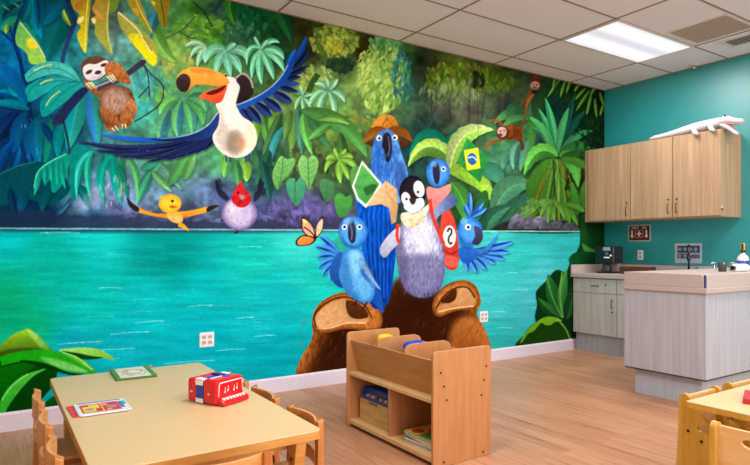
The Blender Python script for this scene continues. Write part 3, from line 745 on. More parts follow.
    C.poly([(99,108),(106,120),(116,126),(104,124),(98,116)], '4c2c18', soft=2, alpha=.5)
    C.poly([(91,88),(106,81),(124,73),(141,60),(146,63),(132,74),(118,83),(104,88),(96,93)], '484458','3a3648', ang=0); C.line([(95,87),(110,81),(126,72)], .8, '9aa0a8')
    C.poly([(81,67),(84,60),(92,56.5),(102,57),(109,61),(110,68),(106,75),(98,80),(89,81),(84,78)], '6c4a3c','5a3c30')
    C.poly([(83,68),(88,64),(96,64),(106,60),(109,65),(106,73),(98,79),(89,80.5),(84,76)], 'e6e4ec','c8c4d0', ang=90, rough=.04)
    C.ell(89,72,3.6,1.8,'3c3438',rot=-30); C.ell(104,65,3.6,1.7,'3c3438',rot=-15); C.ell(98,72.5,3.4,2,'40383c',rot=-15); C.line([(93,77),(98,77.5),(103,74)], .3, '807078')
    C.poly([(105,66),(112,61.5),(120,65),(127,73),(131,84),(120,82),(112,76),(106,75)], 'b87440','a06034', streak=(3,5), rough=.2)
    C.poly([(84,80),(90,83),(97,90),(100,98),(94,94),(87,88)], 'a4683c','8c5430', rough=.2)
    for x0,y0,x1,y1 in [(86,83,92,89.5),(88.5,82,95,89),(91,82,97,88.5),(107,76,113,83),(109.5,75,115,82),(112,74.5,117,81),(112,128,115.5,131.5),(115,126,118.5,130.5),(122,124,122.5,129),(125,124,126,128.5)]:
        C.line([(x0,y0),(x1,y1)], .8, 'f0e4b8','e8d898', taper=(1,.4))
    # ---- monkeys
    C.line([(520,140),(523,146),(522,150)], 1.3, '6a3014'); C.line([(490,121),(497,120.5),(504,127)], 1.1, '9a4c1c'); C.line([(486,148),(490,143),(500,140),(512,136)], 1.3, 'a0501c','7c3c14')
    C.line([(521,130),(525,116),(527,104),(530,92)], 1, '7a3818','b06028'); C.poly([(503,128),(510,124.5),(518,126),(522,132),(522,141),(514,139),(506,139)], '94481c','6c3010', rough=.2)
    C.ell(502.5,132.5,6.4,6.6,'4a2c20'); C.ell(502,132,4.8,5.2,'d8aca0','c49484'); C.ell(500,135,2.4,1.7,'5a4038'); C.ell(500.6,131,.8,.8,'2c1c18'); C.ell(504.2,130.6,.8,.8,'2c1c18')
    C.line([(532,89),(528,96),(522,103),(520,106)], .9, '8a4418'); C.line([(535,91),(530,99),(526,106)], 1, 'b06428'); C.ell(534.5,92,3,2,'2c1c14')
    C.poly([(530,84),(531,78),(536,74),(540,78),(541,85),(539,88),(535,83)], '7a3a14','5a2a10'); C.ell(535,85.5,4.6,4.2,'cfa090','b88878'); C.ell(535,87.6,2.2,1.4,'8a5c50'); C.ell(533.2,84.8,.7,.7,'2c1c18'); C.ell(536.8,84.8,.7,.7,'2c1c18')
    # ---- flag hung among the leaves
    C.poly([(467,138),(489,158),(480,183),(457,162)], '2c9444','248038', smooth=False, ang=60, rough=.08); C.poly([(464,150.5),(478,147.5),(480.5,168),(467,170.5)], 'f0dc30','e4cc28', smooth=False, rough=.05)
    C.ell(472.2,159,4.8,6.2,'2c68b8','2058a8',rot=-8); C.line([(468,158),(473,157),(476.8,160.5)], .5, 'e8f0f8')
    # ---- white-bodied toucan in flight (a plain one)
    L = [((214,132),(97,133),2.6,'2468d8','1c58c4',(150,148)),((212,134),(75,140),3,'1c2650','283468',(140,158)),((210,136),(91,150),3,'222c5c','1a2450',(150,158)),((210,137),(112,155),3,'1c2650','283468',(160,158)),((210,137),(136,159),3,'222c5c','1a2450',(170,152)),
        ((212,136),(157,158),3,'1c2650','2a3a70',(186,146)),((213,135),(169,158),3.4,'1e2a58','1a2450',(192,148)),((214,134),(179,155),3.6,'243264','1c2858',(198,146)),((215,133),(190,152),4,'1e2a58','24386c',(202,146)),((216,130),(201,149),4.4,'28407c','1e2a58',None),((218,126),(209,146),4.4,'2c4c94','20346c',None)]
    for p0,p1,w,ca,cb,c in L: C.leaf(p0,p1,w,ca,cb,c=c,prof=.55)
    for p0,p1,w,c in [((216,128),(128,150),2.4,(176,150)),((216,129),(118,158),2.2,(172,156)),((216,130),(146,162),2.6,(182,156)),((217,130),(150,160),2.4,(186,154)),((217,130),(163,160),2.8,(194,153)),((218,129),(174,158),3,(199,150)),((218,128),(184,155),3,(204,148)),((218,128),(194,153),3,(208,146)),((219,126),(203,150),3,(213,142))]:
        C.leaf(p0, p1, w, '10183c', '1c2a5c', c=c, prof=.6, rim='5c74b4')
    C.poly([(219,113),(210,124),(198,132),(182,137),(166,138.5),(150,139.5),(170,141.5),(196,141),(212,136),(219,127)], '24408c','141c40', ang=190); C.line([(218,112),(209,124),(196,132),(178,137),(158,139)], .5, 'a8c4f0', taper=(1,.3))
    R = [((238,104),(252,124),5.2),((244,102),(261.5,123.5),5.2),((252,99),(272,116.5),5.2),((260,95),(282,111.5),5.2),((268,89),(292.5,102.5),5)]
    for p0,p1,w in R: C.leaf(p0,p1,w,'142454','2c3c78',prof=.6,rim='8098d8')
    for p0,p1,w,ca,cb,c in [((276,86),(299,92),2.6,'142450','1c2c60',None),((278,84),(300,83.5),2.6,'2454b8','1a44a0',None),((281,80),(301.5,76.5),2.4,'142450','1c3060',None),((284,76),(308,65),2.8,'101c44','1c2c60',(298,74)),((287,72),(309.5,49),3,'0e1c44','182c60',(302,64)),((288,68),(306.5,36),3,'1c5cc0','123c8c',(303,52)),((285,70),(295.5,49),2.6,'2c74d8','1c58b8',None)]:
        C.leaf(p0,p1,w,ca,cb,c=c,prof=.55)
    C.poly([(236,106),(248,101),(262,94),(276,84),(286,70),(294,54),(297,52),(293,68),(284,84),(270,96),(254,104),(240,110)], '2458b4','16409c', ang=0); C.line([(237,105),(252,99),(268,89.5),(280,78),(288,65)], .5, '90b4f0')
    for x in (226, 230, 246, 249): C.line([(x,154),(x+.5,162)], .9, '24406c')
    C.poly([(225,77.5),(232,77),(238,81),(239.5,88),(237,98),(236,105),(242,116),(252,123),(256.5,132),(256.5,143),(252,151),(244,156.5),(232,157.5),(221,152),(214,143),(213,135),(218,126),(219.5,115),(216,105),(219,98),(222,86)], 'ece8e0','e0d8cc', ang=40, rough=.05)
    C.poly([(217,105),(222,112),(226,124),(232,134),(236,146),(226,152),(218,146),(216,134),(220,124),(220,114)], 'a89c94', soft=3, alpha=.6); C.poly([(230,132),(238,130),(244,142),(240,154),(230,154),(226,144)], '7c6c5c', soft=4, alpha=.7); C.poly([(238,138),(246,140),(244,150),(238,148)], 'c08c5c', soft=3, alpha=.6); C.poly([(248,126),(255,134),(254,144),(248,148)], 'e8d8b4', soft=2, alpha=.8)
    C.poly([(236,80),(241,75),(247,77),(252,84),(253.5,92),(249,99),(240,103),(236.5,103),(239,94),(240,87)], '3a2c30','28201f'); C.line([(236,78),(243,73.5),(250,79),(253,88)], .9, 'a89c94')
    C.poly([(199,96.5),(206,91.5),(216,88),(227,84),(225,94),(221,102),(214,103),(206,100),(201,98.5)], 'e8683c','d8482c', ang=60); C.poly([(206,93),(218,88.5),(226,85),(222,91),(212,95)], '6c1c14')
    C.poly([(176,81),(180,73),(187,68.5),(197,67),(211,69),(222,73.5),(228,79),(228.5,84),(218,86),(203,84.5),(195,85),(190,88),(187,92),(181,91.5),(177,87)], 'f8b048','ee8434', ang=90, rough=.06); C.poly([(190,69),(204,68.5),(218,73),(206,73),(194,73)], 'f07030', alpha=.6, soft=1.5)
    C.poly([(176,81),(179,76),(184,73.5),(189,76),(190.5,82),(189,88),(186,92),(181,91.5),(177,87)], '48383a','332628', rough=.15); C.ell(226,75.5,2.3,2.3,'d8b888'); C.ell(226,75.5,1.3,1.3,'20181a')
    # ---- small yellow bird and grey bird with a red head (plain ones)
    C.poly([(168,214),(156,213.5),(142,209),(132,203),(127,197.5),(128,204),(134,210),(146,214.5),(158,217),(168,218)], 'f4b030','c88420', ang=90); C.poly([(127,197.5),(133,203.5),(139,208),(138,212),(132,209),(128,204)], '2c2420')
    C.poly([(176,212),(188,211),(202,208),(212,205.5),(219,205),(212,210),(200,214),(186,217),(177,217)], 'f4b030','c88420', ang=90); C.poly([(208,206.5),(219,205),(213,209.5),(207,212)], '2c2420')
    C.poly([(180,222),(186,226),(189,231),(184,229),(178,226)], 'd89828'); C.ell(175,217,8.6,5.6,'f0b040','e8a468',rot=25); C.ell3(170,203.5,11.5,9.5,'f8b838','dc9424',3); C.poly([(172,205),(178,207),(172,208.6),(169,207)], 'b87420'); C.ell(172.5,201,1.5,1.5,'2c1c10')
    for pts in [[(229,202),(220,197),(216,189),(215.5,180),(219,184),(222,190),(228,196)],[(254,202),(260,197),(264,188),(260,178),(258,188),(254,195)]]: C.poly(pts, '1e2034','2c2c48')
    for x,y in [(217,180),(219,179),(261,179),(264,182),(266,188)]: C.line([(x,y),(x+(3 if x<240 else -3),y+8)], .8, '20243c')
    C.line([(228,226),(223,220),(221,222)], .7, '2c2430'); C.line([(236,229),(238,232),(234,233)], .8, '2c2430')
    C.ell3(239.5,213.5,17.8,17,'b4accc','6c5c94',5); C.ell(234,208,8,7,'d4d0dc',alpha=.6,soft=4)
    for k in range(60):
        a = RS.rand()*6.28; q = math.sqrt(RS.rand()); x, y = 239.5+15*q*math.cos(a), 215+13*q*math.sin(a)
        C.line([(x, y), (x+.5, y+2.6)], .35, ['c8c4d4','8078a8','a49cc0','5c4c88'][RS.randint(4)], taper=(1,.2), alpha=.5)
    C.poly([(225,222),(236,230),(248,228),(254,218),(252,228),(242,231),(230,229)], '4c3c78', soft=2.5, alpha=.5)
    C.poly([(240.5,181),(244,188),(249,193),(251,200),(247,206),(240,207.5),(234,204),(231.5,198),(235,190)], 'dc2c34','b81c24', rough=.12); C.poly([(239,195),(245,196),(242,200)], '8c8890'); C.ell(238,192.5,1.1,1.1,'200c10')
    # ---- group of blue parrots, folded map, butterfly, penguin (plain ones)
    C.poly([(335,196),(341,193),(346,197),(351,195),(352,203),(347,214),(339,217),(335,206)], '4ca048','3c8840'); C.ell3(340,247,9,12,'28a488','3cb898',3)
    C.poly([(372,133),(374,122),(380,116),(387,114.5),(394,117),(398,124),(400,133),(388,136)], 'd8963c','a8661f', ang=40)
    C.leaf((388,131),(363,143),5,'b4742a','8c5018',c=(372,128),vein='6c3c14'); C.leaf((386,131),(412,142),5,'a0621f','84481a',c=(404,128),vein='6c3c14'); C.poly([(366,143),(378,138),(388,136),(398,138),(410,143),(400,147),(388,141),(376,147)], '6a3c16','502a10')
    for l in [[(387,115),(387,134)],[(387,118),(379,131)],[(387,118),(396,131)]]: C.line(l, .35, '8c5018')
    C.poly([(370,172),(372,152),(376,136),(386,129),(396,135),(401,152),(408,174),(406,196),(392,206),(376,200),(368,188)], '3470cc','5c94dc', ang=0, streak=(3,6), rough=.2)
    C.poly([(376,150),(388,142),(396,152),(394,172),(384,180),(374,170)], '2458b4', alpha=.5, soft=4); C.poly([(384,134),(390,134),(392,148),(390,160),(386.5,161.5),(384,150),(382,146)], '2c2838','1c1a26'); C.ell(379,137.5,1.8,1.8,'e4c890'); C.ell(379,137.5,1,1,'181418'); C.ell(395,137,1.8,1.8,'e4c890'); C.ell(395,137,1,1,'181418')
    for k in range(120):
        x, y = RS.uniform(369, 407), RS.uniform(150, 200)
        if abs(x-388) < 8+(y-150)*.24: C.line([(x, y), (x+(x-388)*.08, y+RS.uniform(3,6))], .4, ['78b0e8','2c60b4','1c4894','a0c8f0','4c88d4'][RS.randint(5)], taper=(1,.2), alpha=.5)
    C.poly([(398,160),(408,176),(404,196),(394,186)], '1c3c88', soft=3, alpha=.5); C.line([(388,136),(389.5,146),(388.5,156)], .5, '6c6880')
    C.ell(379,138,2.7,2.9,'ece8dc'); C.ell(395,137.5,2.7,2.9,'ece8dc'); C.ell(379.4,138.3,1.4,1.5,'2c1c14'); C.ell(394.6,137.8,1.4,1.5,'2c1c14')
    C.poly([(356,199),(364,203),(374,206),(388,204),(392,214),(396,240),(394,270),(388,303),(372,307),(362,270),(362,240)], '0c58cc','0a3898', ang=70, streak=(2,14), rough=.3)
    for k in range(12): C.line([(364+k*2.4,210),(366+k*2.2,250),(372+k*1.5,298)], .4, '08307c' if k%2 else '2870dc', alpha=.7)
    C.poly([(362,160.5),(352,186),(357,200),(366,208),(374,198),(382,184)], 'e8ecd8', smooth=False); C.poly([(362,164),(354,186),(358.5,198),(366,204.5),(372.5,196),(379.5,184)], '58b058','44984c', smooth=False); C.poly([(363,188),(372,184),(378,185),(372,194),(366,196)], '2c6c34', smooth=False)
    C.poly([(366,206.5),(373,196),(386,180.5),(397,189),(398,206),(396,222),(391.5,224),(389,208),(381,204)], 'd8b488','b08c64', smooth=False, ang=30); C.line([(386,181),(388,194),(397,205)], .3, 'a07c54')
    for k,(tx,ty) in enumerate([(319,236),(314,247),(316,258),(318,268),(322,276),(330,281),(337,282)]):
        C.leaf((345,262),(tx,ty),3.6,'1c4ca4','3c88d4',prof=.6,rim='68b0e8',c=(330,240+k*5))
    C.poly([(342,252),(332,262),(330,276),(340,288),(350,280)], '2860b4','1c4894'); C.poly([(372,284),(380,290),(384,312),(378,308),(370,296)], '1c50b0')
    C.soft3([(345,250),(361,249),(366,262),(375,282),(372,301),(360,302),(346,292),(339,276),(341,262)], '58a4dc','2c74c0', 4, streak=(3,5)); C.leaf((360,256),(381,290),4.4,'88b4e0','3468b8',c=(362,274))
    C.ell3(353,232,14.5,16,'4c9ce0','2c6cc0',4); C.poly([(349,222),(353,220),(356,230),(355,241),(351,243),(348,236)], '3c3c5c','26283c'); C.ell(344.5,227,1.7,1.7,'f0e0c0'); C.ell(344.5,227,.9,.9,'1c1418'); C.ell(359.5,227,1.7,1.7,'f0e0c0'); C.ell(359.5,227,.9,.9,'1c1418')
    C.poly([(343,262),(348,258),(352,280),(360,298),(352,298),(343,284)], '1c58a4', soft=3, alpha=.5); C.poly([(350,252),(360,252),(362,268),(354,274)], '84c4ec', soft=3, alpha=.7)
    for k in range(70):
        a = RS.rand()*6.28; q = math.sqrt(RS.rand()); x, y = 357+15*q*math.cos(a), 275+22*q*math.sin(a)
        C.line([(x, y), (x+1.2, y+RS.uniform(2,4))], .35, ['8cc8f0','3c80cc','1c54a0','b0dcf4'][RS.randint(4)], taper=(1,.2), alpha=.5)
    C.poly([(342,236),(348,244),(358,246),(364,240),(362,247),(352,249),(344,245)], '2058a8', soft=1.5, alpha=.6); C.ell(348,221,5,3.4,'78bcf0',soft=1.5,alpha=.6)
    C.ell(344.5,227,2.6,2.8,'e4ecf4'); C.ell(359.5,227,2.6,2.8,'e4ecf4'); C.ell(344.5,227,1.4,1.5,'2c1c14'); C.ell(359.5,227,1.4,1.5,'2c1c14'); C.line([(350,223),(352,232),(351.5,240)], .5, '70708c')
    C.line([(357,300),(354,306)], .8, '1c1c34'); C.line([(367,302),(363,309)], .8, '1c1c34')
    for pts,a,b in [([(301.5,218),(307,219),(313,226),(316,238),(308,237),(302,230)],'e89070','e0a898'),([(296,245),(297,239),(304,235),(316,238),(312,244),(303,246)],'f09040','e87038'),([(315.5,238),(316,226),(320,219),(323.5,217),(323,228),(319,236)],'e8a8a8','e8c080')]:
        C.poly(pts,'2c1a18'); q = np.array(pts); C.poly(q.mean(0)+(q-q.mean(0))*.8, a, b, 60)
    C.line([(304,227),(311,232),(315.5,238)], .7, '2c1a18'); C.poly([(302.5,219),(306,220),(307,223),(304,223)], 'f0d878')
    C.ell3(438,173,12,14.5,'4c94e0','2464b8',4); C.poly([(433,164),(438,163),(440,172),(439,182),(436,184),(433,176)], '383858','24243c'); C.ell(443.5,169,1.6,1.6,'f0e4d0'); C.ell(443.5,169,.9,.9,'181418')
    C.ell(443.5,169,2.2,2.5,'e4ecf4'); C.ell(443.5,169,1.3,1.4,'2c1c14'); C.ell(434,164,3,3,'84bcf4',soft=1.2,alpha=.6)
    C.poly([(427,187),(438,188.5),(450,184),(450,192),(444,200),(441,214),(434,212),(428,200)], 'ec8c88','d86c6c')
    C.poly([(442,214),(447,208),(452,214),(456,226),(458.5,244),(459,262),(454,270),(445,266),(440,244)], 'd8483c','b83428', ang=60); C.ell(449.5,236.5,6.4,11,'eee8dc'); C.ell(449.5,236.5,6.4,11,'3c1c18',alpha=0.0)
    C.line([(447.5,232),(449,228.5),(451.5,230),(451,234),(449,237),(448.5,241),(450.5,244),(452,242)], .9, '181414'); C.line([(443,250),(452,254),(458,250)], .7, '8c241c'); C.poly([(444,256),(457,258),(456,267),(446,265)], 'e4685c', alpha=.7)
    for tx,ty,cx,cy in [(468,271,466,262),(477,273.5,474,264),(486,270,482,262),(495,264,490,258),(505,259,494,256),(510,252,494,252),(514.5,241,492,250)]:
        C.leaf((462,250),(tx,ty),3.4,'1c50b4','4484dc',prof=.65,c=(cx,cy),rim='70a8f0')
    C.leaf((470,254),(498,232),2.4,'4490e0','2c6cc4',c=(490,254)); C.poly([(458,250),(466,246),(478,252),(472,262),(462,262)], '2c6cc8','1c50a8')
    for tx,ty in [(470,192),(464,204),(484,202),(480,208),(487,208)]: C.leaf((470,218),(tx,ty),2.6,'2c64cc','4c8ce4',prof=.55)
    C.ell3(470,231,12.5,14.5,'4890e0','2060b8',4); C.poly([(474,226),(481,229),(483,238),(478,245),(472,243),(475,236)], '484870','30304c'); C.ell(468,227,2.2,2.2,'f4e8d4'); C.ell(468,227,1.2,1.2,'1c1418')
    C.poly([(459,236),(466,244),(474,246),(468,250),(460,246)], '1c50a4', soft=1.5, alpha=.6); C.ell(464,221,4,3.4,'7cbcf4',soft=1.5,alpha=.6); C.ell(468,227,2.9,3.1,'eceff4'); C.ell(468.3,227.2,1.5,1.6,'2c1c14')
    C.soft3([(406,212),(416,208),(428,208),(437,220),(442,240),(445,262),(442,284),(432,296),(416,297),(404,288),(398,268),(396,246),(400,226)], 'b4b8d4','54547c', 6, streak=(2,6), rough=.2)
    C.poly([(402,258),(420,254),(441,258),(441,286),(430,296),(412,295),(402,284)], '4c4c80', soft=6, alpha=.62); C.poly([(398,236),(404,240),(408,270),(404,284),(398,262)], '44446c', soft=3, alpha=.5); C.poly([(412,224),(428,222),(432,240),(424,252),(414,246)], 'd4d8e8', soft=4, alpha=.6)
    for k in range(110):
        x, y = RS.uniform(400, 441), RS.uniform(222, 292)
        if abs(x-420) < 20-abs(y-258)*.14: C.line([(x, y), (x+(x-420)*.06, y+RS.uniform(2.5,5))], .35, ['d8dcec','8c90b8','5c5c8c','b4b8d8'][RS.randint(4)] if y < 256 else ['7478a4','4c4c7c','8c90bc','34345c'][RS.randint(4)], taper=(1,.2), alpha=.6)
    C.poly([(400,227),(394,230),(386,238),(380,248),(381,255),(385.5,257.5),(392,250),(399,242)], 'c4c8d8','9098b4'); C.poly([(432,213),(440,203),(449,194),(455,196),(457,203),(450,209),(440,215),(434,222)], '8c9cc4','44548c', ang=0)
    C.ell3(412.5,193,13.5,17.5,'28242c','17151a',4); C.ell(406,199,4.6,7,'e4e4ec',rot=-12); C.ell(419,189,5.4,8.4,'e8e8f0',rot=-12); C.poly([(404,205),(412,201),(422,198),(424,206),(414,213),(406,210)], 'dcdce4')
    C.poly([(409,199),(414,197.5),(416,201),(412.5,205)], '3a3028'); C.ell(406.5,199,1.2,1.4,'1a161a'); C.ell(418,192,1.2,1.4,'1a161a')
    C.poly([(401,214),(408,212),(416,214),(426,206),(430,203),(427,214),(420,224),(410,228),(402,222)], 'e8dcbc','d0c098', rough=.2); C.line([(430,199),(432,214),(437,228),(444,244)], 1.7, 'd8382c'); C.line([(398,224),(397,236),(399,243)], 1.5, 'd8382c')
    for x in (424, 428, 432): C.line([(x,293),(x+1,297)], .7, '3c3648')
    # ---- right-hand thicket is painted in deeper greens
    gx = np.clip((xx-488)/30, 0, 1)*np.clip((232-yy)/6, 0, 1)
    C.a = C.a*(1-(.22*gx)[..., None])
    # ---- panel seam and fine brush grain
    C.line([(477.5,60),(478,135)], .3, '2c302c', alpha=.6)
    g = vnoise((CH, CW), 2.2, 2.2, 21)-.5; g2 = vnoise((CH, CW), 6, 3, 22)-.5; g3 = np.random.RandomState(3).rand(CH, CW)-.5
    lum = C.a.mean(2, keepdims=True)
    C.a = C.a+(C.a-lum)*.03                      # a little more saturated paint
    C.a = C.a*(.86+.26*np.clip(lum*1.5, 0, 1))
    C.a = np.clip(C.a*(1+.05*g+.05*g2+.04*g3)[..., None], 0, 1)
    return C.a
# ================================================================ THE ROOM
def floor_material():
    m, nt, b = new_mat('laminate_floor')
    v = coords(nt, (1, 1, 1), 'Object', (0, 0, PI/2))
    br = nt.nodes.new('ShaderNodeTexBrick')
    br.offset = .37; br.inputs['Scale'].default_value = 1
    br.inputs['Brick Width'].default_value = 1.15; br.inputs['Row Height'].default_value = .105
    br.inputs['Mortar Size'].default_value = .0012; br.inputs['Mortar Smooth'].default_value = .3; br.inputs['Bias'].default_value = 0
    br.inputs['Color1'].default_value = lin('c08e6c'); br.inputs['Color2'].default_value = lin('985e3c'); br.inputs['Mortar'].default_value = lin('6e452c')
    nt.links.new(v, br.inputs['Vector'])
    g = noise(nt, coords(nt, (26, 1.3, 1)), 1.0, 5, .65)
    gc = ramp(nt, g, [(.3, '6c3a20'), (.4, 'b07850'), (.55, 'd09c78'), (.66, '9c5e38'), (.8, 'c48c66')])
    mx = nt.nodes.new('ShaderNodeMix'); mx.data_type = 'RGBA'; mx.blend_type = 'MIX'; mx.inputs['Factor'].default_value = .55
    nt.links.new(br.outputs['Color'], mx.inputs['A']); nt.links.new(gc, mx.inputs['B'])
    nt.links.new(mx.outputs['Result'], b.inputs['Base Color'])
    b.inputs['Roughness'].default_value = .34; b.inputs['Specular IOR Level'].default_value = .45
    return m

def ceiling_material():
    m, nt, b = new_mat('ceiling_tile')
    v = noise(nt, coords(nt), 160, 4, .7)
    nt.links.new(ramp(nt, v, [(.3, 'dedae2'), (.7, 'eeeaf2')]), b.inputs['Base Color'])
    b.inputs['Roughness'].default_value = .95; b.inputs['Specular IOR Level'].default_value = .1
    return m

def teal_material():
    m, nt, b = new_mat('teal_wall_paint')
    v = noise(nt, coords(nt), 2.5, 3)
    nt.links.new(ramp(nt, v, [(.3, '128b8b'), (.7, '1a9496')]), b.inputs['Base Color'])
    b.inputs['Coat Weight'].default_value = .45; b.inputs['Coat Roughness'].default_value = .5
    b.inputs['Roughness'].default_value = .42; b.inputs['Specular IOR Level'].default_value = 1.0
    return m

M_floor, M_ceil, M_teal = floor_material(), ceiling_material(), teal_material()
M_white_wall = plain('cream_wall_paint', 'e6e0d6', .8)
M_trim = plain('white_trim_paint', 'e2dcea', .45, var=.03)
M_tbar = plain('ceiling_grid_metal_shaded', '8c7c70', .6)  # grid bars darkened: their shadow gap is put into the grey-brown colour

struct(MB().box(X_LEFT-.1, X_RIGHT+.1, Y_REAR-.1, Y_BACK+.12, -.1, 0).build('floor', M_floor))
struct(MB().box(X_LEFT-.1, X_RIGHT+.1, Y_REAR-.1, Y_BACK+.12, CEIL, CEIL+.1).build('ceiling', M_ceil))
struct(MB().box(X_LEFT-.1, X_RIGHT+.1, Y_BACK+.004, Y_BACK+.12, 0, CEIL).build('wall_back', M_white_wall))
struct(MB().box(X_RIGHT, X_RIGHT+.1, Y_REAR, Y_BACK+.004, 0, CEIL).build('wall_right', M_teal))
struct(MB().box(X_LEFT-.1, X_LEFT, Y_REAR, Y_BACK+.004, 0, CEIL).build('wall_left', M_white_wall))
struct(MB().box(X_LEFT-.1, X_RIGHT+.1, Y_REAR-.1, Y_REAR, 0, CEIL).build('wall_rear', M_white_wall))
# baseboard under the mural
b = MB().box(X_LEFT, 5.885, Y_BACK-.016, Y_BACK+.004, 0, .112)
b.prism([(Y_BACK-.016, .112), (Y_BACK+.004, .112), (Y_BACK+.004, .127), (Y_BACK-.006, .127)], 'x', X_LEFT, 5.885)
struct(b.build('baseboard_back', M_trim))
# ceiling grid: X lines every 1.27, Y lines every 0.602
XL = [5.84-1.27*k for k in range(0, 7)]; YL = [4.331-.61*k for k in range(0, 13)]
b = MB()
for x in XL: b.box(x-.008, x+.008, Y_REAR, Y_BACK, CEIL-.005, CEIL+.01)
for y in YL: b.box(X_LEFT, X_RIGHT, y-.008, y+.008, CEIL-.0045, CEIL+.01)
b.box(X_LEFT, X_RIGHT, Y_BACK-.018, Y_BACK, CEIL-.0055, CEIL+.01); b.box(X_RIGHT-.018, X_RIGHT, Y_REAR, Y_BACK, CEIL-.0055, CEIL+.01)
struct(b.build('trim_1', M_tbar))

# ---------------------------------------------------------------- mural
def build_mural():
    paint = paint_mural()
    px = np.arange(-58, 605.6, .6)
    r = (px-375)/FOCAL
    xs = Y_BACK*(r*CY_+SY_)/(CY_-r*SY_)
    xs = xs[xs < X_RIGHT-.004]; xs = np.append(xs, X_RIGHT-.003)
    xm = xs[0]+.01
    xs = np.concatenate([np.arange(X_LEFT+.003, xs[0]-.006, .012), xs])    # the painting runs on to the left corner
    zs = np.linspace(.126, CEIL-.004, 610)
    Xw, Z = np.meshgrid(xs, zs)
    X = np.where(Xw < xm, 2*xm-Xw, Xw)
    d = X*SY_+Y_BACK*CY_; la = X*CY_-Y_BACK*SY_
    U = (375+FOCAL*la/d-PX0)*SC-.5; V = (249-FOCAL*(Z-EYE)/d-PY0)*SC-.5
    U = np.clip(U, 0, CW-1.001); V = np.clip(V, 0, CH-1.001)
    ui, vi = U.astype(int), V.astype(int); fu, fv = (U-ui)[..., None], (V-vi)[..., None]
    c = (paint[vi, ui]*(1-fu)+paint[vi, ui+1]*fu)*(1-fv)+(paint[vi+1, ui]*(1-fu)+paint[vi+1, ui+1]*fu)*fv
    c = np.where(c <= .04045, c/12.92, ((c+.055)/1.055)**2.4)
    c = np.clip(c*PAINT_GAIN, 0, .93)
    ny, nx = X.shape
    nf = nx*ny
    co = np.zeros((nf+4, 3), np.float32)
    co[:nf, 0] = Xw.ravel(); co[:nf, 1] = Y_BACK; co[:nf, 2] = Z.ravel()
    x0, x1, z0, z1 = xs[0], xs[-1], zs[0], zs[-1]
    co[nf:] = [(x0, Y_BACK+.003, z0), (x1, Y_BACK+.003, z0), (x1, Y_BACK+.003, z1), (x0, Y_BACK+.003, z1)]
    idx = np.arange(nf).reshape(ny, nx)
    q = np.stack([idx[:-1, :-1], idx[:-1, 1:], idx[1:, 1:], idx[1:, :-1]], -1).reshape(-1, 4)
    # thin edges of the wall covering, so that it has thickness
    edge = np.array([[nf, nf+1, idx[0, -1], idx[0, 0]], [nf+2, nf+3, idx[-1, 0], idx[-1, -1]], [nf+1, nf+2, idx[-1, -1], idx[0, -1]], [nf+3, nf, idx[0, 0], idx[-1, 0]]])
    q = np.concatenate([q, edge]).astype(np.int32)
    me = bpy.data.meshes.new('mural')
    me.vertices.add(len(co)); me.vertices.foreach_set('co', co.ravel())
    me.loops.add(q.size); me.loops.foreach_set('vertex_index', q.ravel())
    me.polygons.add(len(q)); me.polygons.foreach_set('loop_start', np.arange(0, q.size, 4, dtype=np.int32))
    me.update(calc_edges=True)
    at = me.color_attributes.new('paint', 'FLOAT_COLOR', 'POINT')
    buf = np.ones((len(co), 4), np.float32); buf[:nf, :3] = c.reshape(-1, 3); buf[nf:, :3] = .2
    at.data.foreach_set('color', buf.ravel())
    m, nt, bs = new_mat('mural_paint')
    a = nt.nodes.new('ShaderNodeAttribute'); a.attribute_name = 'paint'
    n = noise(nt, coords(nt), 90, 3, .6)
    rr = nt.nodes.new('ShaderNodeMapRange'); rr.inputs['To Min'].default_value = .97; rr.inputs['To Max'].default_value = 1.03
    nt.links.new(n, rr.inputs['Value'])
    mx = nt.nodes.new('ShaderNodeVectorMath'); mx.operation = 'SCALE'
    nt.links.new(a.outputs['Color'], mx.inputs[0]); nt.links.new(rr.outputs[0], mx.inputs['Scale'])
    nt.links.new(mx.outputs[0], bs.inputs['Base Color'])
    bs.inputs['Roughness'].default_value = .7; bs.inputs['Specular IOR Level'].default_value = .0
    me.materials.append(m)
    o = bpy.data.objects.new('mural', me); COL.objects.link(o)
    tag(o, 'jungle and turquoise lagoon mural painted across the whole back wall', 'mural')
PAINT_GAIN = 1.03
build_mural()

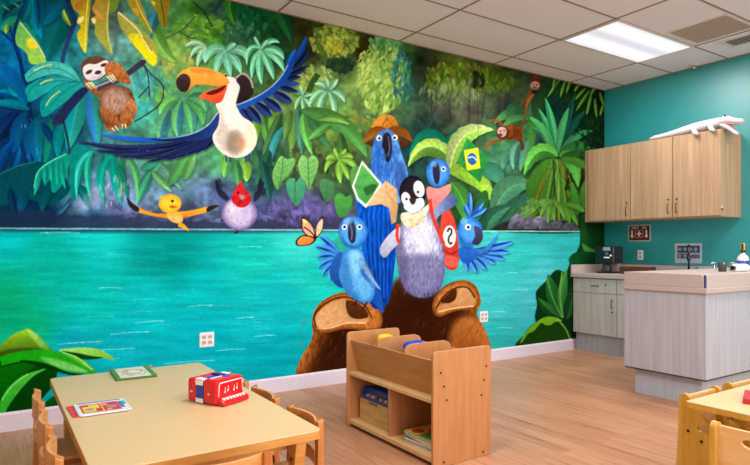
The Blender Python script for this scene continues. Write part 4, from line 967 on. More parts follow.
# ---------------------------------------------------------------- ceiling fittings
def lamp_material():
    m, nt, b = new_mat('lamp_diffuser')
    sx = nt.nodes.new('ShaderNodeSeparateXYZ'); nt.links.new(coords(nt), sx.inputs[0])
    ab = nt.nodes.new('ShaderNodeMath'); ab.operation = 'ABSOLUTE'; nt.links.new(sx.outputs['Y'], ab.inputs[0])
    c = ramp(nt, ab.outputs[0], [(.03, 'dcd8e4'), (.09, 'fafaff'), (.2, 'ffffff'), (.27, 'e8e8f0')])
    nt.links.new(c, b.inputs['Emission Color']); b.inputs['Emission Strength'].default_value = LAMP_GLOW
    b.inputs['Base Color'].default_value = (.2, .2, .2, 1)
    return m
M_lamp = lamp_material()
M_frame_white = plain('fitting_white_enamel', 'd8d2cc', .5)
M_vent = plain('vent_tan_mesh', 'bca898', .8); M_dark = plain('vent_dark_gap', '4c4444', .8)
def troffer(x0, x1, y0, y1, label, watts):
    cx, cy = (x0+x1)/2, (y0+y1)/2
    t = thing('ceiling_light', label, 'light', (cx, cy, CEIL), 0, 'fluorescent panel lights in the ceiling')
    hx_, hy = (x1-x0)/2-.012, (y1-y0)/2-.012
    f = MB()
    f.box(-hx_, hx_, hy-.02, hy, -.012, .02); f.box(-hx_, hx_, -hy, -hy+.02, -.012, .02)
    f.box(-hx_, -hx_+.02, -hy+.02, hy-.02, -.012, .02); f.box(hx_-.02, hx_, -hy+.02, hy-.02, -.012, .02)
    f.build('frame', M_frame_white, t)
    MB().box(-hx_+.02, hx_-.02, -hy+.02, hy-.02, -.008, -.002).build('diffuser', M_lamp, t)
    L = bpy.data.lights.new('panel_light', 'AREA'); L.shape = 'RECTANGLE'; L.size = 1.1; L.size_y = .48; L.energy = watts; L.color = LAMP_COL
    o = bpy.data.objects.new('panel_light', L); COL.objects.link(o); o.location = (cx, cy, CEIL-.03)
troffer(4.58, 5.845, 3.095, 3.725, 'glowing white rectangular ceiling light near the teal wall', W_A)
for x0, y0, w in LAMPS:
    troffer(x0, x0+1.27, y0, y0+.61, 'glowing white rectangular ceiling light behind the camera', w)
v = thing('return_vent', 'large square tan vent grille in the ceiling beside the light', 'vent', (5.52, 2.79, CEIL))
fr = MB()
for a, c in ((-.27, -.25), (.25, .27)): fr.box(a, c, -.27, .27, -.008, .004); fr.box(-.25, .25, a, c, -.008, .004)
fr.build('frame', M_frame_white, v)
g = MB()
for k in range(25): g.box(-.25, .25, -.25+k*.02, -.25+k*.02+.013, -.006, .004)
g.build('grille', M_vent, v); MB().box(-.25, .25, -.25, .25, -.003, .004).build('backing', M_dark, v)
v = thing('supply_vent', 'small dark slotted air vent in the ceiling by the teal wall', 'vent', (6.05, 2.58, CEIL))
fr = MB()
for a, c in ((-.14, -.1), (.1, .14)): fr.box(a, c, -.34, .34, -.008, .004)
fr.box(-.1, .1, -.34, -.3, -.008, .004); fr.box(-.1, .1, .3, .34, -.008, .004); fr.build('frame', M_frame_white, v)
for k in range(17): MB().box(-.1, .1, -.29+k*.0345, -.272+k*.0345, -.007, .003).build('slat', plain('vent_slat_grey', '8c8484', .6), v)
MB().box(-.1, .1, -.3, .3, -.002, .004).build('backing', M_dark, v)
M_chrome = plain('brushed_chrome', 'c8c8cc', .22, 1)
sp = thing('fire_sprinkler', 'tiny chrome fire sprinkler at the ceiling edge above the teal wall', 'sprinkler', (6.42, 3.42, CEIL))
MB().lathe([(.05, 0), (.05, -.008), (.018, -.014)], 16).build('collar', M_frame_white, sp)
MB().tube([(0, 0, -.012), (0, 0, -.05)], .012, 8).lathe([(.03, -.05), (.03, -.055)], 12).build('head', M_chrome, sp)

# ================================================================ KITCHEN CORNER
M_cab = wood('pale_oak_laminate', '9c7c60', 'ac8c6c', 'ba9b7b', (30, 30, 1.2), .5)
M_cab_edge = plain('pale_oak_edge', 'b8946c', .5)
M_handle = plain('bronze_pull', '5a4a3c', .35, .8)
M_lock = plain('lock_dark_steel', '3c3834', .4, .6)
M_grey = wood('whitewashed_laminate', 'a6a8b2', 'b1b2bb', 'bbbdc6', (36, 36, 1.5), .45)
M_base = wood('whitewashed_base_laminate', 'b4b0ac', 'c3bfbb', 'cdcac6', (36, 36, 1.5), .45)
M_kick = wood('whitewashed_laminate_kick', 'a6acb8', 'b0b6c2', 'b8bec8', (36, 36, 1.5), .5)
M_counter = speckled('pinkish_beige_worktop', 'b4a49e', 'c6b6b0', .38, 300)

def pull(parent, x, y, z, vertical=True, n=.05):
    o = MB()
    if vertical: o.tube([(x, y, z-n), (x-.022, y, z-n+.006), (x-.026, y, z), (x-.022, y, z+n-.006), (x, y, z+n)], .005, 8)
    else: o.tube([(x, y-n, z), (x-.022, y-n+.006, z), (x-.026, y, z), (x-.022, y+n-.006, z), (x, y+n, z)], .005, 8)
    return o.build('handle', M_handle, parent)
def lock(parent, x, y, z):
    return MB().tube([(x, y, z), (x-.008, y, z)], .009, 10).build('lock', M_lock, parent)

# upper cabinets on the teal wall: front plane X=6.13
UZ0, UZ1, UX = 1.547, 2.43, 6.112
def upper(y0, y1, doors, label):
    t = thing('wall_cabinet', label, 'cabinet', (X_RIGHT, (y0+y1)/2, UZ0), 0, 'pale oak cabinets high on the teal wall')
    dx0 = UX-X_RIGHT; h = UZ1-UZ0; o = (y0+y1)/2
    MB().box(dx0+.02, -.0005, y0-o, y1-o, 0, h).build('body', M_cab, t)
    for a, c, side in doors:
        d = MB().box(dx0, dx0+.019, a-o+.0018, c-o-.0018, .012, h-.006, .0015).build('door', M_cab, t)
        hy = (a-o+.045) if side < 0 else (c-o-.045)
        pull(d, dx0, hy, .11); lock(d, dx0, hy, .205)
    return t, o
upper(3.982, 4.606, [(3.982, 4.55, -1)], 'pale oak wall cabinet with one door in the corner beside the mural')
t, o = upper(2.989, 3.978, [(3.487, 3.978, -1), (2.989, 3.483, 1)], 'pale oak double-door wall cabinet under the white crocodile toy')
c = MB().box(UX+.005-X_RIGHT, UX+.03-X_RIGHT, 2.989-o-.006, 2.989-o, .085, .105).build('catch', plain('catch_white_steel', 'd8d4d0', .4), t, label='small white catch on the end panel')
MB().tube([(UX+.017-X_RIGHT, 2.989-o-.004, .085), (UX+.017-X_RIGHT, 2.989-o-.012, .06)], .005, 8).build('hook', M_lock, c)

# base cabinets along the teal wall
BX = 5.88
def base(y0, y1, dr, label, hside):
    o = (y0+y1)/2
    t = thing('base_cabinet', label, 'cabinet', (X_RIGHT, o, 0), 0, 'whitewashed base cabinets under the worktop')
    f = BX-X_RIGHT
    MB().box(f+.02, -.001, y0-o, y1-o, .217, .872).build('body', M_base, t)
    MB().box(f+.06, -.001, y0-o, y1-o, 0, .217).build('kick', M_kick, t)
    d = MB().box(f, f+.019, y0-o+.002, y1-o-.002, .705, .868, .0015).build('drawer', M_base, t)
    pull(d, f, -.02, .79, False, .045); lock(d, f, -.16 if y0 > 3.9 else .1, .805)
    d = MB().box(f, f+.019, y0-o+.002, y1-o-.002, .222, .70, .0015).build('door', M_base, t)
    hy = y0-o+.05 if hside < 0 else y1-o-.05
    pull(d, f, hy, .59); lock(d, f, hy, .5)
base(4.002, 4.588, 1, 'whitewashed base cabinet with drawer and door in the corner below the coffee maker', -1)
base(3.41, 3.998, 1, 'whitewashed base cabinet half hidden behind the island', -1)
ct = thing('countertop', 'pinkish beige worktop with splashback running along the teal wall', 'countertop', (X_RIGHT, 3.8, .878))
MB().box(5.855-X_RIGHT, -.001, 3.01-3.8, Y_BACK-.002-3.8, 0, .052, .006).build('slab', M_counter, ct)
MB().box(-.022, -.001, 3.01-3.8, Y_BACK-.024-3.8, .052, .15, .003).build('backsplash', M_counter, ct)
MB().box(5.859-X_RIGHT, -.001, Y_BACK-.022-3.8, Y_BACK-.002-3.8, .052, .15, .003).build('end_splash', M_counter, ct)

# island
IX, IY0, IY1 = 4.518, 2.319, 2.997
isl = thing('island_cabinet', 'large whitewashed kitchen island with recessed kick base', 'island', (IX, IY0, 0))
MB().box(0, X_RIGHT-IX-.001, 0, IY1-IY0, .222, .878).build('body', M_grey, isl)
MB().box(.06, X_RIGHT-IX-.001, .06, IY1-IY0-.06, 0, .21).build('kick', M_kick, isl)
MB().box(.004, X_RIGHT-IX-.001, .004, IY1-IY0-.004, .21, .222).build('shadow_strip', plain('shadow_dark', '3a3430', .7), isl, label='dark strip painted as the shadow under the body')  # dark strip added as the shade between body and kick
it = thing('island_worktop', 'thick pinkish beige worktop with raised rim lying on the island', 'countertop', (IX, IY0, .878))
MB().box(-.022, X_RIGHT-IX-.001, -.022, IY1-IY0+.004, 0, .042, .006).build('slab', M_counter, it)
M_gap = plain('joint_blue_sealant', '3c4878', .5)
MB().box(.011, X_RIGHT-IX-.001, .011, IY1-IY0, .042, .140).build('core', M_counter, it)
MB().box(-.003, .012, -.003, .0125, .042, .139).build('sealant', M_gap, it, label='dark blue sealant joint between the rim panels')
MB().prism(rrect(.013, IY1-IY0, .042, .146, .022, which=(0, 0, 0, 1)), 'x', -.008, .012, .004).build('rim_panel', M_counter, it)
MB().prism(rrect(.007, X_RIGHT-IX-.001, .042, .146, .022, which=(0, 0, 0, 1)), 'y', -.008, .012, .004).build('rim_panel', M_counter, it)
MB().box(.012, X_RIGHT-IX-.001, .012, IY1-IY0, .138, .146).build('top_panel', M_counter, it)
ITOP = .878+.146

# ---- things on the worktops
M_black = plain('black_plastic', '121214', .3); M_smoke = plain('smoked_glass', '3a3230', .1, alpha=.55)
M_grey_pl = plain('grey_plastic', '8a9098', .35); M_white = plain('white_plastic', 'eceae8', .35)
cm = thing('coffee_maker', 'black coffee maker in the corner of the worktop', 'coffee maker', (6.17, 4.30, .931), math.radians(8))
MB().box(-.11, .11, -.1, .1, 0, .018, .006).build('base', M_black, cm)
MB().box(.03, .11, -.1, .1, .018, .115, .004).build('back_column', plain('coffee_maker_steel', 'a89890', .35, .3), cm, label='pale steel back column')
MB().box(-.12, .12, -.12, .12, .115, .32, .018, 3).build('housing', M_black, cm)
MB().lathe([(.062, .02), (.066, .03), (.05, .085), (.044, .112)], 20, Matrix.Translation((-.05, 0, 0))).build('carafe', M_smoke, cm)
MB().box(-.128, -.118, -.08, .01, .265, .31, .004).build('display', M_grey_pl, cm, label='grey display panel')
MB().box(-.126, -.118, -.07, -.0, .178, .194, .003).build('button_strip', M_white, cm, label='white strip of buttons')
MB().tube([(-.118, -.035, .23), (-.126, -.035, .23)], .02, 14).build('dial', plain('dial_grey', '55585c', .4), cm)
MB().tube([(-.118, -.085, .21), (-.128, -.085, .21)], .011, 12).build('knob', M_white, cm, label='white knob')
tr = thing('wooden_tray', 'dark brown wooden tray filled with red packets on the worktop', 'tray', (6.2, 3.95, .931))
M_dwood = wood('dark_tray_wood', '38190c', '4c2412', '5c2e18', (40, 4, 40), .5)
b = MB(); b.box(-.09, .09, -.17, .17, 0, .01)
b.box(-.09, -.08, -.17, .17, .01, .082); b.box(.08, .09, -.17, .17, .01, .082); b.box(-.08, .08, -.17, -.16, .01, .082); b.box(-.08, .08, .16, .17, .01, .082)
b.build('box', M_dwood, tr)
for k in range(9):
    p = MB().box(-.04, .04, -.006, .006, 0, .075, .002, M=Matrix.Rotation(.12, 4, 'X')).build('packet', plain('red_packet', 'c42018', .4), loc=(6.2+(.012 if k % 2 else -.012), 3.82+k*.032, .9425))
    tag(p, 'small red packet standing in the dark wooden tray', 'packet', 'red packets in the wooden tray')
# faucet
fa = thing('kitchen_faucet', 'tall dark gooseneck faucet at the wall behind the island', 'faucet', (6.37, 3.45, .931), .497)
M_fa = plain('faucet_dark_steel', '4c4a4c', .25, .9)
MB().lathe([(.03, 0), (.03, .01), (.02, .02), (.018, .06), (.013, .065)], 18).build('base', M_fa, fa)
arc = [(0, 0, .06), (0, 0, .25)]+[(-.075+.075*math.cos(a), 0, .25+.075*math.sin(a)) for a in [k*PI/10 for k in range(1, 11)]]+[(-.15, 0, .215)]
MB().tube(arc, .012, 12).build('spout', M_fa, fa)
MB().lathe([(.016, .16), (.019, .17), (.019, .215), (.014, .22)], 14, Matrix.Translation((-.15, 0, 0))).build('spray_head', plain('spray_head_black', '18181a', .3), fa, label='black spray head')
MB().tube([(0, -.018, .04), (0, -.05, .06), (-.01, -.09, .085)], [.009, .007, .006], 10).build('lever', M_fa, fa)
so = thing('soap_dispenser', 'small chrome soap dispenser standing right of the faucet', 'dispenser', (6.37, 3.18, .931))
MB().lathe([(.028, 0), (.028, .008), (.014, .016), (.013, .1), (.008, .105), (.008, .135)], 16).build('post', M_chrome, so)
MB().tube([(.02, 0, .14), (-.045, 0, .142), (-.05, 0, .13)], .008, 10).build('nozzle', M_white, so, label='white nozzle')
gl = MB(); gl.lathe([(.026, 0), (.03, .002), (.034, .078), (.032, .078), (.028, .006), (.001, .005)], 20)
tag(gl.build('glass_tumbler', plain('dark_tumbler', '4a4440', .15, alpha=.75), loc=(5.2, 2.53, ITOP)), 'small dark glass tumbler on the island beside the white bottle', 'glass')
lb = thing('lotion_bottle', 'white bottle lying on its side on the island in front of the spray bottle', 'bottle', (5.335, 2.44, ITOP+.034), math.radians(-12))
MX = Matrix.Rotation(PI/2, 4, 'Y')
MB().lathe([(.012, -.09), (.03, -.088), (.034, -.08), (.034, .05), (.028, .066), (.014, .074)], 20, MX).build('bottle', M_white, lb)
MB().lathe([(.018, -.112), (.018, -.088)], 16, MX).build('cap', M_black, lb, label='black cap')
sb = thing('spray_bottle', 'white spray bottle with blue label and yellow and black trigger head', 'bottle', (5.47, 2.49, ITOP), math.radians(200))
MB().lathe([(.04, 0), (.045, .006), (.045, .105), (.038, .13), (.017, .15), (.016, .165)], 22).build('bottle', M_white, sb)
MB().lathe([(.0458, .025), (.0458, .095)], 22).build('bottle_label', plain('blue_label', '2c3c8c', .4), sb, label='dark blue label')
MB().lathe([(.02, .163), (.02, .185)], 16).build('collar', M_black, sb)
MB().prism([(-.03, .185), (.03, .185), (.04, .225), (.03, .245), (-.03, .24)], 'y', -.014, .014, .004).build('spray_head', plain('yellow_plastic', 'e8b414', .4), sb, label='yellow spray head')
MB().prism([(.03, .225), (.05, .222), (.062, .16), (.054, .158), (.04, .2), (.03, .205)], 'y', -.008, .008, .002).build('trigger', M_black, sb)
MB().tube([(.03, 0, .234), (.06, 0, .234)], .01, 10).build('nozzle', M_black, sb)
can = thing('drink_can', 'plain metal tin behind the lying white bottle on the island', 'tin', (5.5, 2.58, ITOP))
MB().lathe([(.03, 0), (.033, .004), (.033, .07), (.028, .076), (.027, .074)], 20).build('body', plain('tin_grey', 'a8a09c', .35, .5), can)
MB().lathe([(.026, .073), (.026, .0745)], 20).build('lid', M_chrome, can)

# ---- on the teal wall
sg = thing('safety_sign', 'small framed brown sign with white cross and two arrows on the teal wall', 'sign', (X_RIGHT, 4.13, 1.41))
W0 = -.012
MB().prism(rrect(-.145, .145, -.1, .1, .012), 'x', -.006, -.0005).build('frame', plain('sign_silver', 'b8bcb8', .4), sg)
MB().prism(rrect(-.132, .132, -.088, .088, .008), 'x', -.008, -.004).build('panel', plain('sign_brown', '5a2014', .5), sg)
M_swhite = plain('sign_white', 'e8e4dc', .5)
MB().prism([(-.055, -.052), (.055, -.052), (.055, .036), (-.055, .036)], 'x', -.0092, -.0078, holes=([(-.047, -.044), (.047, -.044), (.047, .028), (-.047, .028)],)).build('border', plain('sign_orange', 'd07a50', .5), sg)
MB().box(-.0095, -.0078, -.03, .03, -.016, 0).box(-.0096, -.0078, -.008, .008, -.038, .022).build('cross', M_swhite, sg)
for s in (-1, 1):
    y = s*.093
    MB().prism([(y-.009, .035), (y+.009, .035), (y+.009, -.03), (y+.02, -.03), (y, -.062), (y-.02, -.03), (y-.009, -.03)], 'x', -.0094, -.0078).build('arrow', M_swhite, sg)
lettering('lettering', 'FIRST', .04, M_swhite, sg, (-.0086, .05, .062), (PI/2, 0, -PI/2))
lettering('lettering', 'AID', .04, M_swhite, sg, (-.0086, -.062, .062), (PI/2, 0, -PI/2))
def outlet(x, y, z, facing, gangs, label):
    t = thing('power_outlet', label, 'outlet', (x, y, z), 0 if facing == 'y' else -PI/2)
    w = .058 if gangs == 2 else .036
    MB().prism(rrect(-w, w, -.058, .058, .006), 'y', -.006, 0, .0015).build('cover_plate', M_white, t)
    for gx in ((-.024, .024) if gangs == 2 else (0,)):
        for gz in (-.022, .022):
            s = MB().prism(rrect(gx-.016, gx+.016, gz-.014, gz+.014, .008), 'y', -.0085, -.005).build('socket', plain('socket_grey', 'b8b4b4', .4), t)
            MB().box(gx-.008, gx-.005, -.0088, -.008, gz-.003, gz+.006).box(gx+.005, gx+.008, -.0088, -.008, gz-.003, gz+.006).build('slot', M_dark, s)
    return t
outlet(X_RIGHT, 4.117, 1.146, 'x', 1, 'single white outlet on the teal wall below the brown sign')
outlet(1.4245, Y_BACK, .498, 'y', 2, 'square white double outlet on the painted water above the long table')
outlet(4.426, Y_BACK, .49, 'y', 2, 'square white double outlet on the mural right of the brown boulder')
po = thing('notice_poster', 'pale bordered poster of small dark pictures on the teal wall behind the faucet', 'poster', (X_RIGHT, 3.54, 1.17))
MB().box(-.003, -.0005, -.151, .151, -.111, .111).build('sheet', plain('poster_pale', 'b4bccc', .6), po)
b = MB().mat(plain('poster_dark', '2c3448', .6)); b.box(-.0045, -.0028, -.128, .123, .004, .085)
b.box(-.0045, -.0028, -.02, .123, -.058, -.004); b.mat(plain('poster_grey', '8890a0', .6))
for k in range(4):
    y = .095-k*.06
    b.tube([(-.003, y, .046), (-.0052, y, .046)], .021, 12)
    if k < 2: b.tube([(-.003, y, -.03), (-.0052, y, -.03)], .021, 12)
b.mat(plain('poster_mid', '5c6890', .6)); b.box(-.005, -.0028, -.11, -.04, .006, .02); b.box(-.0045, -.0028, -.128, -.03, -.058, -.012)
b.build('pictures', parent=po)
# ================================================================ CROCODILE TOY
M_plush = plain('white_plush', 'c4c0c8', .95, var=.05, scale=120, spec=.1)
def crocodile():
    t = thing('toy_crocodile', 'white plush crocodile lying on top of the pale oak wall cabinet', 'toy', (6.19, 3.3, 2.432))
    b = MB()
    # y runs from tail (+) to snout (-)
    spine = [(-.05, .46, .014), (-.05, .4, .019), (-.045, .32, .023), (-.035, .24, .029), (-.03, .16, .037), (-.025, .08, .045), (-.02, 0, .053), (-.015, -.08, .06), (-.01, -.16, .064), (-.005, -.22, .07), (0, -.27, .076)]
    rad = [.014, .023, .027, .032, .039, .047, .054, .058, .058, .054, .054]
    b.tube(spine, rad, 16, flat=(1.15, .92))
    # head and upper jaw, lower jaw dropped open
    b.tube([(0, -.25, .076), (0, -.31, .082), (0, -.36, .078), (0, -.4, .066), (0, -.44, .054), (0, -.475, .048), (0, -.492, .048)], [.054, .06, .055, .045, .038, .034, .018], 16, flat=(1.1, .72))
    b.tube([(0, -.29, .045), (0, -.345, .01), (0, -.38, -.022), (0, -.408, -.05), (0, -.428, -.07), (0, -.436, -.078)], [.044, .044, .037, .031, .027, .014], 14, flat=(1.15, .6))
    b.ball((-.016, -.475, .068), (.013, .013, .011)); b.ball((.016, -.475, .068), (.012, .012, .01))
    b.ball((-.036, -.33, .118), (.02, .024, .02)); b.ball((.036, -.33, .118), (.02, .024, .02))
    # legs: the front side ones hang over the cabinet edge
    b.tube([(-.02, -.03, .05), (-.06, -.04, .045), (-.098, -.055, .02), (-.11, -.075, -.018), (-.11, -.105, -.024)], [.032, .03, .027, .026, .02], 12)
    b.tube([(-.02, -.2, .065), (-.065, -.21, .055), (-.098, -.22, .025), (-.11, -.24, -.008), (-.11, -.268, -.016)], [.032, .03, .027, .026, .02], 12)
    b.tube([(.02, -.02, .05), (.065, -.02, .035), (.09, -.04, .02), (.1, -.07, .02)], [.026, .022, .02, .015], 12)
    b.tube([(.02, -.2, .06), (.07, -.2, .04), (.095, -.22, .02), (.1, -.25, .02)], [.026, .022, .02, .015], 12)
    for k in range(17):
        u = k/16; y = .4-.64*u
        i = 0
        for q in range(len(spine)-1):
            if spine[q][1] >= y >= spine[q+1][1]: i = q
        f = (spine[i][1]-y)/(spine[i][1]-spine[i+1][1])
        z = spine[i][2]*(1-f)+spine[i+1][2]*f; r = rad[i]*(1-f)+rad[i+1]*f; x = spine[i][0]*(1-f)+spine[i+1][0]*f
        for s in (-.4, .4):
            b.ball((x+s*r, y, z+r*.86), (.008, .012, .007), u=8, v=6)
    o = b.build('body', M_plush, t)
    rm = o.modifiers.new('blend', 'REMESH'); rm.mode = 'VOXEL'; rm.voxel_size = .0055; rm.use_smooth_shade = True
    sm = o.modifiers.new('soften', 'SMOOTH'); sm.iterations = 4; sm.factor = .5
    M_eye = plain('toy_eye_black', '101014', .1)
    for s in (-1, 1): MB().ball((s*.051, -.336, .124), (.009, .011, .011)).build('eye', M_eye, t)
    MB().tube([(0, -.31, .052), (0, -.36, .042), (0, -.4, .03), (0, -.445, .022)], [.036, .042, .034, .026], 12, flat=(1.05, .18)).build('palate', plain('toy_mouth_pink', 'd87a70', .8), t, label='pink roof of the open mouth')
    MB().tube([(0, -.31, .058), (0, -.355, .03), (0, -.385, .002), (0, -.412, -.026)], [.03, .034, .026, .018], 12, flat=(1, .25)).build('tongue', plain('toy_tongue_pink', 'cc6a60', .8), t, label='pink tongue')
    for s in (-1, 1):
        for k in range(4):
            y = -.39-k*.025
            MB().lathe([(.005, 0), (.001, -.009)], 8, Matrix.Translation((s*(.032-k*.0015), y, .036-k*.004))).build('tooth', M_white, t)
crocodile()

# ================================================================ LONG TABLE AND ITS CHAIRS
M_top = speckled('cream_laminate_top', 'd0b07c', 'dcbf90', .34, 500)
M_band = wood('ochre_edge_band', 'b07a34', 'c48a40', 'd29a50', (6, 6, 40), .4)
M_chair = wood('honey_beech', 'a8642c', 'bf7a3a', 'd08e4c', (40, 40, 4), .38)
M_chair_h = wood('honey_beech_rail', 'b8763a', 'ce8e4e', 'dea262', (40, 4, 40), .38)
TZ = .527
def long_table():
    x0, x1, y0, y1 = .255, 1.056, 1.975, 3.558
    cx, cy = (x0+x1)/2, (y0+y1)/2; hx_, hy = (x1-x0)/2, (y1-y0)/2
    t = thing('activity_table', 'long low cream-topped table with the toy accordion on it', 'table', (cx, cy, 0))
    MB().prism(rrect(-hx_, hx_, -hy, hy, .03), 'z', TZ-.006, TZ, .002).build('tabletop', M_top, t)
    MB().prism(rrect(-hx_, hx_, -hy, hy, .03), 'z', TZ-.034, TZ-.006).build('edge_band', M_band, t)
    ap = MB()
    ap.box(-hx_+.1, hx_-.1, hy-.12, hy-.1, TZ-.085, TZ-.034); ap.box(-hx_+.1, hx_-.1, -hy+.1, -hy+.12, TZ-.085, TZ-.034)
    ap.box(-hx_+.08, -hx_+.1, -hy+.1, hy-.1, TZ-.085, TZ-.034); ap.box(hx_-.1, hx_-.08, -hy+.1, hy-.1, TZ-.085, TZ-.034)
    ap.build('apron', M_band, t)
    for sx in (-1, 1):
        for sy in (-1, 1):
            x, y = sx*(hx_-.085), sy*(hy-.052)
            l = MB(); l.prism([(-.026, 0), (.026, 0), (.026, .4), (.046, TZ-.034), (-.046, TZ-.034), (-.026, .4)], 'y', -.022, .022, .004, M=Matrix.Translation((x, y, 0)) @ Matrix.Rotation(PI/2 if sx*sy > 0 else PI/2, 4, 'Z') @ Matrix.Rotation(0, 4, 'Z'))
            lg = l.build('leg', M_band, t)
            s = MB()
            for z in (.36, .42): s.tube([(x+.021, y, z), (x+.025, y, z)], .007, 10); s.tube([(x-.021, y, z), (x-.025, y, z)], .007, 10)
            s.build('bolt', M_lock, lg, label='dark steel bolts')
long_table()

def beech_chair(label):
    """low chair facing +x, back at x = 0"""
    t = thing('child_chair', label, 'chair', (0, 0, 0), 0, 'small honey beech chairs round the long table')
    W = .134
    for s in (-1, 1):
        MB().prism([(-.028, 0), (.0, 0), (.016, .28), (.014, .55), (-.012, .56), (-.014, .28)], 'y', s*W-.015, s*W+.015, .004).build('leg', M_chair, t)
        MB().box(.235, .263, s*W-.015, s*W+.015, 0, .285, .004).build('leg', M_chair, t)
        MB().box(.014, .24, s*W-.009, s*W+.009, .1, .124, .003).build('stretcher', M_chair, t)
    MB().prism(rrect(.0, .275, -.149, .149, .02), 'z', .285, .303, .004).build('seat', M_chair_h, t)
    MB().box(.012, .245, -W+.015, -W+.033, .25, .285).box(.012, .245, W-.033, W-.015, .25, .285).box(.225, .243, -W, W, .25, .285).build('seat_rail', M_chair, t)
    def curved(z0, z1, bow):
        n = 14; b = MB()
        out = [(-bow*(1-(2*k/n-1)**2)+.004, -W+.012+(2*W-.024)*k/n) for k in range(n+1)]
        inn = [(x+.013, y) for x, y in out][::-1]
        b.prism(out+inn, 'z', z0, z1, .002)
        return b
    curved(.462, .552, .03).build('backrest', M_chair_h, t)
    curved(.36, .42, .026).build('back_slat', M_chair_h, t)
    return t
first = beech_chair('')
used = [False]
def chair_at(x, y, rz, label):
    if not used[0]:
        first.location = (x, y, 0); first.rotation_euler = (0, 0, rz); first['label'] = label; used[0] = True
    else: dup(first, (x, y, 0), rz, label)
for y, l in ((3.045, 'honey beech chair on the left of the long table, nearest the mural'), (2.635, 'honey beech chair on the left of the long table, between two others'), (2.235, 'honey beech chair on the left of the long table, nearest the camera')):
    chair_at(.175, y, 0, l)
for y, l in ((2.965, 'honey beech chair right behind the toy accordion, nearest the mural'), (2.58, 'honey beech chair on the right of the long table, second from its near corner'), (2.155, 'honey beech chair at the near right corner of the long table')):
    chair_at(1.094, y+.05, PI, l)
    for o in [q for q in COL.objects if q.get('label') == l]: o.scale = (1, 1, .962)
chair_at(.618, 1.79, PI/2, 'honey beech chair tucked under the near short end of the long table')

# ---- accordion
def accordion():
    a = math.atan2(.074, .156)
    t = thing('toy_accordion', 'red toy accordion with blue bellows standing on the long table', 'toy accordion', (.817, 2.512, TZ), a)
    # local: x along the keyboard face, y from the keyboard end to the far end
    w, h = .172, .112
    M_red = plain('glossy_red_plastic', 'd0101c', .22, var=.03); M_blue = plain('bellows_blue', '1c3ca0', .5)
    k = MB().box(0, w, 0, .085, .004, h, .014, 3).build('keyboard_box', M_red, t)
    MB().box(0, w, .132, .185, .004, h-.004, .014, 3).build('bass_box', M_red, t)
    bl = MB()
    for i in range(6):
        y = .085+i*.0079
        bl.prism([(y, .008), (y+.004, .002), (y+.0079, .008), (y+.0079, h-.012), (y+.004, h-.005), (y, h-.012)], 'x', .004, w-.004)
    bl.build('bellows', M_blue, t)
    for xa, xb, xc in ((.0, .01, .03), (w-.01, w, w-.03)):
        for z0, z1, top in ((.004, .024, 0), (h-.03, h-.002, 1)):
            st = MB().box(xa, xb, .086, .1315, z0, z1, .002)
            if top: st.box(min(xa, xc), max(xb, xc), .086, .1315, h-.01, h-.001, .002)
            st.build('bellows_corner', M_white, t, label='white corner guard of the bellows')
    MB().prism([(-.034, .004), (.01, .004), (.01, .034), (-.022, .028), (-.034, .02)], 'x', .012, w-.002, .004).build('keyboard_ledge', M_red, t)
    for i in range(7):
        MB().ball((.028+i*.0198, -.018, .029), (.0066, .011, .0075)).build('key', M_white, t)
    tp = [(.014, -.001, .04), (.018, -.001, .092), (.024, -.001, .099), (w-.02, -.001, .099), (w-.014, -.001, .092), (w-.01, -.001, .04)]
    MB().tube(tp, .0022, 8).build('face_trim', M_white, t, label='white outline round the face')
    for nx in (.05, .105):
        n = MB()
        n.tube([(nx, -.002, .056), (nx, -.004, .056)], .004, 10); n.tube([(nx+.018, -.002, .06), (nx+.018, -.004, .06)], .004, 10)
        n.box(nx+.0025, nx+.004, -.003, 0, .056, .076); n.box(nx+.0205, nx+.022, -.003, 0, .06, .08)
        n.build('music_note', M_white, t)
    for i in range(5):
        MB().ball((.03+i*.014, .06, h), (.005, .005, .004)).build('top_button', M_white, t)
    MB().tube([(.1, .03, h-.001), (.115, .07, h+.002), (.12, .12, h+.002), (.125, .16, h-.006)], .009, 8, flat=(1.6, .35)).build('strap', plain('blue_strap', '2838a8', .6), t, label='blue hand strap')
    for y in (.045, .158): MB().tube([(.003, y, .05), (-.003, y, .05)], .006, 10).build('screw', M_chrome, t)
    MB().box(.07, .12, -.03, -.005, 0, .006).box(.02, .15, .02, .16, 0, .005).build('foot', M_black, t)
accordion()

# ---- puzzle boards
pz = thing('picture_puzzle', 'white picture puzzle board lying on a red card on the long table', 'puzzle', (.398, 2.76, TZ+.003))
MB().prism(rrect(-.103, .103, -.107, .107, .02), 'z', 0, .0062, .002).build('board', plain('puzzle_white', 'd4dce4', .4), pz)
b = MB().mat(plain('puzzle_red', 'c82c34', .5)); b.box(-.085, -.006, -.08, .06, .0042, .0070); b.box(.0, .066, -.085, .062, .0042, .0069)
b.mat(plain('puzzle_yellow', 'e4c83c', .5)); b.box(-.078, -.03, -.07, .02, .0042, .0076); b.box(-.052, -.012, -.02, .045, .0042, .0075); b.box(-.0042, .0, -.09, .07, .0042, .0074)
b.mat(plain('puzzle_grey', '8c8c9c', .5)); b.tube([(-.055, -.03, .006), (-.055, -.03, .0079)], .018, 12); b.tube([(.035, -.02, .006), (.035, -.02, .0079)], .022, 12)
b.mat(plain('puzzle_orange', 'e09a60', .5)); b.tube([(.01, .03, .006), (.01, .03, .0077)], .016, 12); b.tube([(-.03, .045, .006), (-.03, .045, .0077)], .012, 12); b.box(.01, .03, -.075, -.05, .0042, .0077)
